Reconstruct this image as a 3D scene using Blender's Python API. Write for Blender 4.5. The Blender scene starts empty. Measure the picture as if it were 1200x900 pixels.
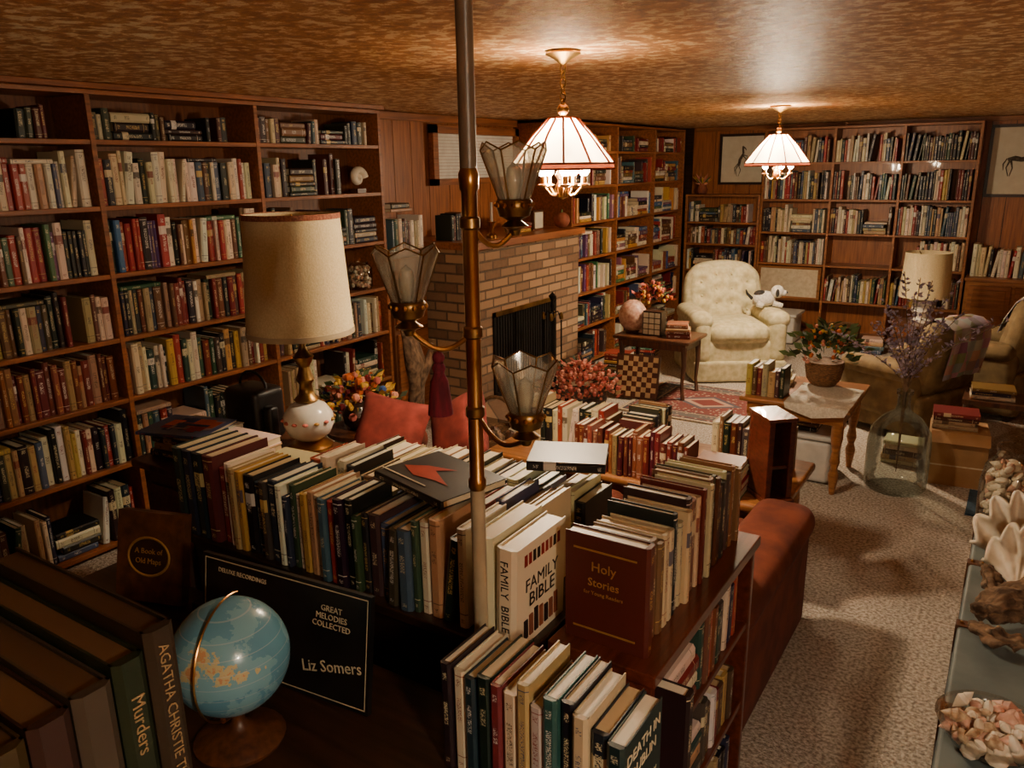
import bpy, bmesh, math, random
from mathutils import Matrix, Vector
R=random.Random(11)
pi=math.pi
def sc(c): # srgb 0-255 -> linear
    return tuple(((x/255)/12.92 if x/255<=.04045 else ((x/255+.055)/1.055)**2.4) for x in c)
# ---------------------------------------------------------------- materials
def newmat(name):
    m=bpy.data.materials.new(name); m.use_nodes=True
    nt=m.node_tree; b=nt.nodes["Principled BSDF"]
    return m,nt,b
def N(nt,t,**k):
    n=nt.nodes.new(t)
    for a,v in k.items(): setattr(n,a,v)
    return n
def L(nt,a,b): nt.links.new(a,b)
def mixc(nt,fac,c1,c2):
    n=nt.nodes.new("ShaderNodeMix"); n.data_type='RGBA'
    for s,v in ((n.inputs[0],fac),(n.inputs[6],c1),(n.inputs[7],c2)):
        if hasattr(v,"is_output"): L(nt,v,s)
        elif isinstance(v,(int,float)): s.default_value=v
        else: s.default_value=(*v,1)
    return n.outputs[2]
def math_(nt,op,a,b=None,c=None,clamp=False):
    n=nt.nodes.new("ShaderNodeMath"); n.operation=op; n.use_clamp=clamp
    for i,v in enumerate((a,b,c)):
        if v is None: continue
        if hasattr(v,"is_output"): L(nt,v,n.inputs[i])
        else: n.inputs[i].default_value=v
    return n.outputs[0]
def coords(nt,scale=(1,1,1),world=False):
    if world:
        g=nt.nodes.new("ShaderNodeNewGeometry"); o=g.outputs["Position"]
    else:
        g=nt.nodes.new("ShaderNodeTexCoord"); o=g.outputs["Object"]
    mp=nt.nodes.new("ShaderNodeMapping"); mp.inputs["Scale"].default_value=scale
    L(nt,o,mp.inputs["Vector"]); return mp.outputs[0]
def M(name,c1,c2=None,scale=12,rough=.6,metal=0,bump=0,stretch=(1,1,1),trans=0,em=None,emc=None,detail=4,lo=.35,hi=.65,ior=1.45,coat=0):
    m,nt,b=newmat(name)
    c1=sc(c1); c2=sc(c2) if c2 else tuple(x*.75 for x in c1)
    v=coords(nt,stretch)
    n=nt.nodes.new("ShaderNodeTexNoise"); n.inputs["Scale"].default_value=scale; n.inputs["Detail"].default_value=detail
    L(nt,v,n.inputs["Vector"])
    mr=nt.nodes.new("ShaderNodeMapRange"); mr.inputs[1].default_value=lo; mr.inputs[2].default_value=hi
    L(nt,n.outputs[0],mr.inputs[0])
    L(nt,mixc(nt,mr.outputs[0],c1,c2),b.inputs["Base Color"])
    b.inputs["Roughness"].default_value=rough; b.inputs["Metallic"].default_value=metal
    b.inputs["IOR"].default_value=ior
    if coat: b.inputs["Coat Weight"].default_value=coat
    if em: b.inputs["Emission Color"].default_value=(*sc(emc or (255,220,170)),1); b.inputs["Emission Strength"].default_value=em
    if bump:
        bp=nt.nodes.new("ShaderNodeBump"); bp.inputs["Strength"].default_value=bump; bp.inputs["Distance"].default_value=.01
        L(nt,n.outputs[0],bp.inputs["Height"]); L(nt,bp.outputs[0],b.inputs["Normal"])
    return m
def wood(name,c1,c2,axis=2,rough=.4,scale=5,coat=.1):
    st=[14,14,14]; st[axis]=.9
    return M(name,c1,c2,scale=scale,rough=rough,bump=.08,stretch=tuple(st),detail=6,coat=coat,lo=.3,hi=.7)
m_shelf=wood("shelf_wood",(160,95,48),(110,62,31),1,.45,4)
m_shelfx=wood("shelf_wood_x",(164,104,58),(118,70,36),0,.45,4)
m_panel=wood("wall_panelling",(172,104,54),(122,70,35),2,.4,4)
m_pback=wood("panel_back",(126,75,40),(86,48,25),2,.5,4)
m_dark=wood("dark_wood",(56,33,20),(28,17,11),0,.4,4)
m_cherry=wood("cherry_wood",(104,48,30),(66,27,18),1,.3,4,.4)
m_oak=wood("honey_oak",(170,112,62),(122,74,38),0,.35,4,.3)
m_walnut=wood("walnut",(96,56,32),(58,32,18),2,.4,4,.2)
m_brass=M("brass",(196,150,84),(158,112,58),rough=.28,metal=1)
m_oldbrass=M("old_brass",(168,132,76),(120,90,50),rough=.35,metal=1)
m_iron=M("black_iron",(20,18,17),(34,30,27),rough=.5,metal=.6)
m_taupe=M("taupe_enamel",(120,100,80),(104,86,68),rough=.35)
m_creamen=M("cream_enamel",(176,160,130),(158,142,114),rough=.35)
m_black=M("black_plastic",(16,15,15),(26,24,24),rough=.4)
m_white=M("white_ceramic",(225,218,205),(205,196,180),rough=.2)
m_shade=M("linen_shade",(210,194,154),(194,176,134),scale=160,rough=.9,bump=.1)
m_trimred=M("shade_trim",(104,52,38),(150,96,70),scale=120,rough=.9)
m_rust=M("rust_velvet",(112,52,34),(82,36,23),scale=9,rough=.95,bump=.15)
m_rustp=M("rust_pillow",(140,56,46),(106,38,32),scale=14,rough=.9,bump=.1)
m_cream=M("cream_upholstery",(198,188,152),(172,160,122),scale=22,rough=.85,bump=.12)
m_tan=M("tan_upholstery",(128,106,70),(100,82,54),scale=14,rough=.85,bump=.1)
m_red=M("red_cloth",(120,26,30),(80,14,20),scale=60,rough=.9)
m_wine=M("burgundy_thread",(116,22,44),(76,12,28),scale=90,rough=.9,stretch=(1,1,.1))
m_green=M("leaf_green",(92,110,60),(62,78,42),rough=.7)
m_dgreen=M("leaf_dark",(66,78,48),(46,56,34),rough=.7)
m_pink=M("dried_rose",(206,116,102),(170,82,72),rough=.9)
m_coralf=M("dried_coral_flower",(222,154,130),(196,118,98),rough=.9)
m_yel=M("yellow_flower",(214,172,60),(180,130,40),rough=.8)
m_orange=M("orange_flower",(206,104,40),(180,80,30),rough=.8)
m_blue=M("blue_flower",(52,80,140),(40,60,110),rough=.8)
m_purple=M("lavender",(170,156,172),(134,118,138),rough=.9)
m_terra=M("terracotta",(150,84,58),(112,58,40),rough=.8,bump=.2)
m_basket=M("wicker",(130,92,56),(80,54,32),scale=60,rough=.8,bump=.5,stretch=(1,1,3))
m_card=M("cardboard",(172,134,92),(152,114,74),scale=6,rough=.9)
m_paper=M("paper",(218,206,180),(200,186,156),scale=30,rough=.9)
m_bin=M("white_plastic_bin",(206,202,194),(190,186,178),rough=.5)
m_trunk=M("trunk_blue_grey",(104,114,112),(84,94,94),scale=7,rough=.5,bump=.1)
m_leather=M("brown_leather",(96,58,36),(66,40,24),scale=30,rough=.5,bump=.2)
m_drift=M("driftwood",(132,106,82),(66,48,34),scale=22,rough=.9,bump=.8,stretch=(1,3,1))
m_shellw=M("shell_white",(226,216,198),(204,188,162),scale=20,rough=.45,bump=.15)
m_shellp=M("shell_pink",(206,166,144),(172,122,102),scale=40,rough=.4)
m_shellb=M("shell_brown",(140,104,74),(200,178,146),scale=50,rough=.4)
m_bulb=M("glowing_bulb",(255,240,210),rough=.3,em=80,emc=(255,228,186))
m_lace=M("lace_cloth",(220,212,196),(196,186,168),scale=90,rough=.9,bump=.3)
m_text=M("cream_lettering",(216,200,166),rough=.6)
m_textd=M("dark_lettering",(40,24,20),rough=.6)
m_textr=M("red_lettering",(150,30,24),rough=.6)
m_gold=M("gold_leaf",(190,150,80),rough=.4,metal=.4)
m_plush=M("plush_white",(210,204,196),(180,172,160),scale=60,rough=1,bump=.4)
m_plushb=M("plush_black",(28,26,26),(44,40,38),scale=60,rough=1,bump=.4)
m_mesh=M("fire_screen_mesh",(14,13,12),(30,27,24),scale=200,rough=.6,metal=.3)
m_soot=M("soot",(10,9,8),(18,16,14),rough=.95)
m_mat=M("picture_mat",(214,206,184),(204,194,170),rough=.8)
m_pencil=M("pencil_drawing",(60,50,44),(100,88,74),scale=60,rough=.9)
def glassm(name,c,ior=1.35,rough=.06,frost=0,base=.06):
    m,nt,b=newmat(name)
    tr=nt.nodes.new("ShaderNodeBsdfTransparent"); tr.inputs[0].default_value=(*sc(c),1)
    gl=nt.nodes.new("ShaderNodeBsdfGlossy"); gl.inputs["Roughness"].default_value=rough
    df=nt.nodes.new("ShaderNodeBsdfTranslucent"); df.inputs[0].default_value=(*sc((220,215,200)),1)
    lw=nt.nodes.new("ShaderNodeLayerWeight"); lw.inputs[0].default_value=ior-1
    m1=nt.nodes.new("ShaderNodeMixShader"); m1.inputs[0].default_value=frost; L(nt,tr.outputs[0],m1.inputs[1]); L(nt,df.outputs[0],m1.inputs[2])
    mx=nt.nodes.new("ShaderNodeMixShader"); L(nt,math_(nt,'MULTIPLY_ADD',lw.outputs[0],.7,base,clamp=True),mx.inputs[0])
    L(nt,m1.outputs[0],mx.inputs[1]); L(nt,gl.outputs[0],mx.inputs[2])
    L(nt,mx.outputs[0],nt.nodes["Material Output"].inputs[0]); return m
m_glass=glassm("bevelled_glass",(240,238,230),frost=.22,base=.10,rough=.12)
m_jug=glassm("jug_glass",(232,238,234))
m_jarg=glassm("jar_glass",(246,246,242),ior=1.2)
m_bulboff=glassm("clear_bulb",(240,236,226),frost=.35)
def trans_shade(name,c,f=.4):
    m,nt,b=newmat(name)
    d=nt.nodes.new("ShaderNodeBsdfDiffuse"); t=nt.nodes.new("ShaderNodeBsdfTranslucent")
    d.inputs[0].default_value=(*sc(c),1); t.inputs[0].default_value=(*sc(c),1)
    mx=nt.nodes.new("ShaderNodeMixShader"); mx.inputs[0].default_value=f
    L(nt,d.outputs[0],mx.inputs[1]); L(nt,t.outputs[0],mx.inputs[2]); L(nt,mx.outputs[0],nt.nodes["Material Output"].inputs[0])
    return m
m_pshade=trans_shade("pendant_fabric",(240,230,208),.30)
m_pink_tr=trans_shade("pendant_rib",(130,64,42),.10)
def m_ceiling():
    m,nt,b=newmat("cork_ceiling")
    v=coords(nt,(1,1,1),True)
    n0=N(nt,"ShaderNodeTexNoise"); n0.inputs["Scale"].default_value=2.5; L(nt,v,n0.inputs["Vector"])
    n1=N(nt,"ShaderNodeTexNoise"); n1.inputs["Scale"].default_value=19; n1.inputs["Detail"].default_value=7; n1.inputs["Roughness"].default_value=.64; n1.inputs["Distortion"].default_value=.3
    L(nt,v,n1.inputs["Vector"])
    cr=N(nt,"ShaderNodeValToRGB"); e=cr.color_ramp; e.elements[0].position=.40; e.elements[0].color=(*sc((150,98,52)),1); e.elements[1].position=.47; e.elements[1].color=(*sc((188,132,76)),1)
    a=e.elements.new(.53); a.color=(*sc((202,148,90)),1); a=e.elements.new(.55); a.color=(*sc((242,216,170)),1); a=e.elements.new(.66); a.color=(*sc((248,230,194)),1)
    L(nt,n1.outputs[0],cr.inputs[0])
    c=mixc(nt,math_(nt,'MULTIPLY',n0.outputs[0],.25),cr.outputs[0],sc((184,128,72)))
    s=N(nt,"ShaderNodeSeparateXYZ"); L(nt,v,s.inputs[0])
    sx=math_(nt,'LESS_THAN',math_(nt,'FRACT',math_(nt,'MULTIPLY',s.outputs[0],1/1.22)),.006); sy=math_(nt,'LESS_THAN',math_(nt,'FRACT',math_(nt,'MULTIPLY',s.outputs[1],1/2.44)),.003)
    c=mixc(nt,math_(nt,'MULTIPLY',math_(nt,'MAXIMUM',sx,sy),.5),c,sc((120,78,42)))
    L(nt,c,b.inputs["Base Color"]); b.inputs["Roughness"].default_value=.47
    bp=N(nt,"ShaderNodeBump"); bp.inputs["Strength"].default_value=.8; bp.inputs["Distance"].default_value=.008
    L(nt,n1.outputs[0],bp.inputs["Height"]); L(nt,bp.outputs[0],b.inputs["Normal"]); return m
def m_carpet():
    m,nt,b=newmat("berber_carpet")
    v=coords(nt,(1,1,1),True)
    n1=N(nt,"ShaderNodeTexVoronoi"); n1.inputs["Scale"].default_value=130; L(nt,v,n1.inputs["Vector"])
    n2=N(nt,"ShaderNodeTexNoise"); n2.inputs["Scale"].default_value=75; n2.inputs["Detail"].default_value=3; L(nt,v,n2.inputs["Vector"])
    mr=N(nt,"ShaderNodeMapRange"); mr.inputs[1].default_value=.36; mr.inputs[2].default_value=.62; L(nt,n2.outputs[0],mr.inputs[0])
    c=mixc(nt,mr.outputs[0],sc((134,120,106)),sc((198,188,175)))
    L(nt,c,b.inputs["Base Color"]); b.inputs["Roughness"].default_value=1
    bp=N(nt,"ShaderNodeBump"); bp.inputs["Strength"].default_value=.6; bp.inputs["Distance"].default_value=.008
    L(nt,math_(nt,'ADD',n1.outputs[0],n2.outputs[0]),bp.inputs["Height"]); L(nt,bp.outputs[0],b.inputs["Normal"]); return m
def m_brick():
    m,nt,b=newmat("fireplace_brick")
    g=N(nt,"ShaderNodeNewGeometry"); s=N(nt,"ShaderNodeSeparateXYZ"); L(nt,g.outputs["Position"],s.inputs[0])
    cb=N(nt,"ShaderNodeCombineXYZ"); L(nt,math_(nt,'ADD',s.outputs[0],s.outputs[1]),cb.inputs[0]); L(nt,s.outputs[2],cb.inputs[1])
    br=N(nt,"ShaderNodeTexBrick"); L(nt,cb.outputs[0],br.inputs["Vector"])
    br.inputs["Scale"].default_value=1; br.inputs["Brick Width"].default_value=.205; br.inputs["Row Height"].default_value=.07; br.inputs["Mortar Size"].default_value=.008; br.inputs["Mortar Smooth"].default_value=.2
    br.inputs["Color1"].default_value=(*sc((178,142,106)),1); br.inputs["Color2"].default_value=(*sc((100,72,54)),1); br.inputs["Mortar"].default_value=(*sc((74,60,50)),1)
    n=N(nt,"ShaderNodeTexNoise"); n.inputs["Scale"].default_value=30; L(nt,g.outputs["Position"],n.inputs["Vector"])
    L(nt,mixc(nt,math_(nt,'MULTIPLY',n.outputs[0],.3),br.outputs[0],sc((176,144,110))),b.inputs["Base Color"])
    bp=N(nt,"ShaderNodeBump"); bp.invert=True; bp.inputs["Strength"].default_value=.9; bp.inputs["Distance"].default_value=.01
    L(nt,br.outputs[1],bp.inputs["Height"]); L(nt,bp.outputs[0],b.inputs["Normal"]); b.inputs["Roughness"].default_value=.85; return m
def m_globe():
    m,nt,b=newmat("globe_map")
    v=coords(nt); n=N(nt,"ShaderNodeTexNoise"); n.inputs["Scale"].default_value=7; n.inputs["Detail"].default_value=7; n.inputs["Roughness"].default_value=.6; L(nt,v,n.inputs["Vector"])
    cr=N(nt,"ShaderNodeValToRGB"); cr.color_ramp.interpolation='CONSTANT'; e=cr.color_ramp
    e.elements[0].position=0; e.elements[0].color=(*sc((96,152,176)),1); e.elements[1].position=.50; e.elements[1].color=(*sc((122,172,188)),1)
    for p,c in ((.60,(196,186,140)),(.625,(200,150,108)),(.66,(160,168,120))):
        a=e.elements.new(p); a.color=(*sc(c),1)
    L(nt,n.outputs[0],cr.inputs[0])
    s=N(nt,"ShaderNodeSeparateXYZ"); L(nt,v,s.inputs[0])
    lat=math_(nt,'LESS_THAN',math_(nt,'FRACT',math_(nt,'MULTIPLY',s.outputs[2],40)),.06)
    L(nt,mixc(nt,math_(nt,'MULTIPLY',lat,.25),cr.outputs[0],sc((220,220,210))),b.inputs["Base Color"]); b.inputs["Roughness"].default_value=.25; b.inputs["Coat Weight"].default_value=.3; return m
def m_rug():
    m,nt,b=newmat("persian_rug")
    g=N(nt,"ShaderNodeTexCoord"); s=N(nt,"ShaderNodeSeparateXYZ"); L(nt,g.outputs["Object"],s.inputs[0])
    ax=math_(nt,'ABSOLUTE',s.outputs[0]); ay=math_(nt,'ABSOLUTE',s.outputs[1])
    dx=math_(nt,'SUBTRACT',.56,ax); dy=math_(nt,'SUBTRACT',.5,ay); e=math_(nt,'MINIMUM',dx,dy)
    v=N(nt,"ShaderNodeTexVoronoi"); v.inputs["Scale"].default_value=26; L(nt,g.outputs["Object"],v.inputs["Vector"])
    v2=N(nt,"ShaderNodeTexVoronoi"); v2.inputs["Scale"].default_value=60; L(nt,g.outputs["Object"],v2.inputs["Vector"])
    cr=N(nt,"ShaderNodeValToRGB"); cr.color_ramp.interpolation='CONSTANT'; E=cr.color_ramp
    E.elements[0].position=0; E.elements[0].color=(*sc((176,160,132)),1); E.elements[1].position=.03; E.elements[1].color=(*sc((62,62,68)),1)
    for p,c in ((.05,(112,62,54)),(.07,(92,90,88)),(.16,(156,136,110)),(.175,(60,58,64)),(.19,(112,56,50))):
        a=E.elements.new(p); a.color=(*sc(c),1)
    L(nt,e,cr.inputs[0])
    c=mixc(nt,math_(nt,'LESS_THAN',v.outputs[0],.3),cr.outputs[0],sc((156,136,118)))
    c=mixc(nt,math_(nt,'LESS_THAN',v2.outputs[0],.22),c,sc((60,60,70)))
    md=math_(nt,'ADD',math_(nt,'MULTIPLY',ax,2.8),math_(nt,'MULTIPLY',ay,4.2))
    c=mixc(nt,math_(nt,'LESS_THAN',md,.78),c,sc((76,76,86)))
    c=mixc(nt,math_(nt,'LESS_THAN',md,.6),c,sc((166,136,116)))
    c=mixc(nt,math_(nt,'LESS_THAN',md,.4),c,sc((110,50,46)))
    L(nt,c,b.inputs["Base Color"]); b.inputs["Roughness"].default_value=1; return m
def m_quilt():
    m,nt,b=newmat("patchwork_quilt")
    g=N(nt,"ShaderNodeTexCoord"); v=N(nt,"ShaderNodeTexVoronoi",distance='CHEBYCHEV'); v.inputs["Scale"].default_value=14; v.inputs["Randomness"].default_value=.15; L(nt,g.outputs["Object"],v.inputs["Vector"])
    h=N(nt,"ShaderNodeHueSaturation"); h.inputs["Saturation"].default_value=.55; h.inputs["Value"].default_value=.6; L(nt,v.outputs["Color"],h.inputs["Color"])
    L(nt,mixc(nt,.35,h.outputs[0],sc((150,90,80))),b.inputs["Base Color"]); b.inputs["Roughness"].default_value=1; return m
def m_book():
    m,nt,b=newmat("book_covers")
    a=N(nt,"ShaderNodeAttribute",attribute_name="Col"); t=N(nt,"ShaderNodeAttribute",attribute_name="Txt")
    uv=N(nt,"ShaderNodeUVMap",uv_map="UVMap"); s=N(nt,"ShaderNodeSeparateXYZ"); L(nt,uv.outputs[0],s.inputs[0])
    u,v=s.outputs[0],s.outputs[1]; seed=a.outputs["Alpha"]
    cb=N(nt,"ShaderNodeCombineXYZ"); L(nt,math_(nt,'MULTIPLY',u,5.0),cb.inputs[0]); L(nt,math_(nt,'MULTIPLY',v,70),cb.inputs[1]); L(nt,math_(nt,'MULTIPLY',seed,300),cb.inputs[2])
    n=N(nt,"ShaderNodeTexNoise"); n.inputs["Scale"].default_value=1.5; n.inputs["Detail"].default_value=1; L(nt,cb.outputs[0],n.inputs["Vector"])
    let=math_(nt,'GREATER_THAN',n.outputs[0],.53)
    um=math_(nt,'COMPARE',u,.5,.19)
    s2=math_(nt,'FRACT',math_(nt,'MULTIPLY',seed,7.31)); s3=math_(nt,'FRACT',math_(nt,'MULTIPLY',seed,23.7)); s4=math_(nt,'FRACT',math_(nt,'MULTIPLY',seed,51.3))
    ctr=math_(nt,'MULTIPLY_ADD',s3,.2,.45)
    nn=N(nt,"ShaderNodeMath"); nn.operation='COMPARE'; L(nt,v,nn.inputs[0]); L(nt,ctr,nn.inputs[1]); L(nt,math_(nt,'MULTIPLY_ADD',s4,.16,.06),nn.inputs[2])
    vm=math_(nt,'MAXIMUM',math_(nt,'MAXIMUM',nn.outputs[0],math_(nt,'COMPARE',v,.88,.035)),math_(nt,'COMPARE',v,.07,.02))
    letm=math_(nt,'MULTIPLY',math_(nt,'MULTIPLY',let,um),vm)
    ub=math_(nt,'COMPARE',u,.5,.6)
    band=math_(nt,'MULTIPLY',math_(nt,'MULTIPLY',math_(nt,'COMPARE',v,.70,.08),math_(nt,'GREATER_THAN',s2,.80)),ub)
    line=math_(nt,'MULTIPLY',math_(nt,'MAXIMUM',math_(nt,'COMPARE',v,.95,.005),math_(nt,'COMPARE',v,.14,.005)),math_(nt,'MULTIPLY',ub,math_(nt,'LESS_THAN',s2,.4)))
    x=math_(nt,'MULTIPLY',math_(nt,'MAXIMUM',math_(nt,'ABSOLUTE',math_(nt,'SUBTRACT',band,letm)),line),.85)
    L(nt,mixc(nt,x,a.outputs["Color"],t.outputs["Color"]),b.inputs["Base Color"])
    b.inputs["Roughness"].default_value=.42; b.inputs["Specular IOR Level"].default_value=.45; return m
m_books=m_book()
# ---------------------------------------------------------------- mesh builder
class MB:
    def __init__(s): s.V=[];s.F=[];s.MI=[];s.mats=[];s.T=Matrix.Identity(4)
    def mi(s,m):
        if m not in s.mats: s.mats.append(m)
        return s.mats.index(m)
    def add(s,v,f,m):
        o=len(s.V); T=s.T
        s.V+= [T@Vector(p) for p in v]; k=s.mi(m)
        for q in f: s.F.append([i+o for i in q]); s.MI.append(k)
    def box(s,a,b,m):
        x0,y0,z0=a;x1,y1,z1=b
        s.add([(x0,y0,z0),(x1,y0,z0),(x1,y1,z0),(x0,y1,z0),(x0,y0,z1),(x1,y0,z1),(x1,y1,z1),(x0,y1,z1)],
              [(0,3,2,1),(4,5,6,7),(0,1,5,4),(1,2,6,5),(2,3,7,6),(3,0,4,7)],m)
    def rbox(s,c,size,r,m,puff=0,n=5,disp=None):
        h=[x/2 for x in size]; r=min(r,min(h)*.999)
        def ax(hh):
            a=[-hh,-hh+r*.08,-hh+r*.3,-hh+r*.6]; i=hh-r
            mid=[-i+2*i*k/n for k in range(n+1)]
            return a+mid+[-x for x in reversed(a)]
        A=[ax(x) for x in h]
        for d in range(3):
            e,g=(d+1)%3,(d+2)%3
            for sg in (-1,1):
                vs=[];U,W=A[e],A[g]
                for a in U:
                    for b in W:
                        p=[0,0,0];p[d]=sg*h[d];p[e]=a;p[g]=b
                        q=[max(-(h[k]-r),min(h[k]-r,p[k])) for k in range(3)]
                        dv=Vector([p[k]-q[k] for k in range(3)])
                        if dv.length>1e-9: dv.normalize()
                        o=Vector(q)+dv*r
                        if puff:
                            w=(1-(a/h[e])**2)*(1-(b/h[g])**2); o[d]+=sg*puff*w
                        if disp: o=disp(o,d,sg)
                        vs.append((o[0]+c[0],o[1]+c[1],o[2]+c[2]))
                nw=len(W); fs=[]
                for i in range(len(U)-1):
                    for j in range(nw-1):
                        q=(i*nw+j,(i+1)*nw+j,(i+1)*nw+j+1,i*nw+j+1)
                        fs.append(q if sg>0 else q[::-1])
                s.add(vs,fs,m)
    def lathe(s,prof,m,c=(0,0,0),seg=24,cap=True,a0=0,sx=1,sy=1):
        vs=[];n=len(prof)
        for r,z in prof:
            for k in range(seg):
                a=a0+2*pi*k/seg; vs.append((c[0]+r*sx*math.cos(a),c[1]+r*sy*math.sin(a),c[2]+z))
        fs=[]
        for i in range(n-1):
            for k in range(seg):
                fs.append((i*seg+k,i*seg+(k+1)%seg,(i+1)*seg+(k+1)%seg,(i+1)*seg+k))
        if cap:
            fs.append(tuple(range(seg))[::-1]); fs.append(tuple((n-1)*seg+k for k in range(seg)))
        s.add(vs,fs,m)
    def cyl(s,a,b,r,m,r2=None,seg=12): s.tube([a,b],[r,r if r2 is None else r2],m,seg)
    def tube(s,pts,rad,m,seg=8,closed=False):
        P=[Vector(p) for p in pts]; n=len(P)
        if not isinstance(rad,(list,tuple)): rad=[rad]*n
        vs=[];up=None
        for i,p in enumerate(P):
            t=(P[min(i+1,n-1)]-P[max(i-1,0)])
            if closed: t=P[(i+1)%n]-P[i-1]
            if t.length<1e-9: t=Vector((0,0,1))
            t.normalize()
            if up is None: up=t.orthogonal().normalized()
            up=(up-t*up.dot(t)); up=up.normalized() if up.length>1e-6 else t.orthogonal().normalized()
            w=t.cross(up)
            for k in range(seg):
                a=2*pi*k/seg; vs.append(p+(up*math.cos(a)+w*math.sin(a))*rad[i])
        fs=[]
        for i in range(n if closed else n-1):
            j=(i+1)%n
            for k in range(seg): fs.append((i*seg+k,i*seg+(k+1)%seg,j*seg+(k+1)%seg,j*seg+k))
        if not closed: fs.append(tuple(range(seg))[::-1]); fs.append(tuple((n-1)*seg+k for k in range(seg)))
        s.add(vs,fs,m)
    def ball(s,c,r,m,seg=12,rings=7,sc_=(1,1,1),noise=0):
        vs=[];fs=[]
        for i in range(rings+1):
            ph=pi*i/rings
            for k in range(seg):
                a=2*pi*k/seg; rr=r*(1+(R.uniform(-noise,noise) if noise else 0))
                vs.append((c[0]+rr*sc_[0]*math.sin(ph)*math.cos(a),c[1]+rr*sc_[1]*math.sin(ph)*math.sin(a),c[2]+rr*sc_[2]*math.cos(ph)))
        for i in range(rings):
            for k in range(seg): fs.append((i*seg+k,(i+1)*seg+k,(i+1)*seg+(k+1)%seg,i*seg+(k+1)%seg))
        s.add(vs,fs,m)
    def leaf(s,p,d,ln,w,m):
        d=Vector(d).normalized(); sd=d.orthogonal().normalized(); sd.rotate(Matrix.Rotation(R.uniform(0,6.28),3,d)); up=d.cross(sd)
        p=Vector(p); s.add([p,p+d*ln*.5+sd*w+up*w*.3,p+d*ln,p+d*ln*.5-sd*w+up*w*.3],[(0,1,2),(0,2,3)],m)
    def text(s,string,size,mt,m,ext=.0004,align='CENTER'):
        c=bpy.data.curves.new("t","FONT");c.body=string;c.size=size;c.align_x=align;c.extrude=ext;c.resolution_u=2
        o=bpy.data.objects.new("t",c);bpy.context.collection.objects.link(o)
        dg=bpy.context.evaluated_depsgraph_get();dg.update(); me=bpy.data.meshes.new_from_object(o.evaluated_get(dg))
        T=s.T; s.T=T@mt; s.add([v.co.copy() for v in me.vertices],[tuple(q.vertices) for q in me.polygons],m); s.T=T
        bpy.data.objects.remove(o); bpy.data.curves.remove(c)
    def obj(s,name,smooth=True,bevel=0,angle=40,origin=None,recalc=True,parent=None):
        me=bpy.data.meshes.new(name)
        if origin is None:
            xs=[v[0] for v in s.V];ys=[v[1] for v in s.V];zs=[v[2] for v in s.V]
            origin=Vector(((min(xs)+max(xs))/2,(min(ys)+max(ys))/2,min(zs)))
        origin=Vector(origin)
        me.from_pydata([v-origin for v in s.V],[],s.F)
        for m in s.mats: me.materials.append(m)
        me.polygons.foreach_set("material_index",s.MI); me.update()
        if recalc:
            bm=bmesh.new(); bm.from_mesh(me); bmesh.ops.remove_doubles(bm,verts=bm.verts,dist=1e-5); bmesh.ops.recalc_face_normals(bm,faces=bm.faces); bm.to_mesh(me); bm.free()
        if smooth:
            me.polygons.foreach_set("use_smooth",[True]*len(me.polygons)); me.set_sharp_from_angle(angle=math.radians(angle))
        o=bpy.data.objects.new(name,me); bpy.context.collection.objects.link(o); o.location=origin
        if bevel:
            b=o.modifiers.new("b","BEVEL"); b.width=bevel; b.segments=2; b.limit_method='ANGLE'; b.angle_limit=math.radians(50)
        if parent: o.parent=parent; o.matrix_parent_inverse=parent.matrix_basis.inverted()
        return o
# ---------------------------------------------------------------- books
PALS={
 'mix':[(212,198,170)]*5+[(226,218,202)]*3+[(28,27,28)]*5+[(38,44,64)]*3+[(116,36,32)]*4+[(152,54,44)]*2+[(44,66,50)]*3+[(100,66,44)]*4+[(166,140,104)]*4+[(66,88,110)]*2+[(182,150,78)]*2+[(70,54,46)]*3,
 'dark':[(26,26,28)]*5+[(44,32,26)]*4+[(34,44,58)]*3+[(84,32,28)]*3+[(196,180,146)]*3+[(60,64,48)]*2+[(116,86,56)]*3,
 'light':[(222,210,184)]*7+[(206,190,158)]*5+[(32,31,34)]*3+[(146,50,42)]*2+[(70,80,100)]*2+[(180,150,110)]*3+[(96,62,44)]*2,
 'red':[(108,44,32)]*6+[(92,36,28)]*4+[(138,82,54)]*3+[(70,32,26)]*2+[(160,124,92)]*3,
 'color':[(214,200,170)]*4+[(50,90,136)]*2+[(152,50,42)]*4+[(194,144,66)]*2+[(28,27,28)]*3+[(66,104,74)]*2+[(226,216,196)]*3+[(138,90,110)]+[(90,58,98)]+[(104,66,44)]*3,
}
HZ=Matrix(((0,0,-1,0),(0,1,0,0),(1,0,0,0),(0,0,0,1)))
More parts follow.
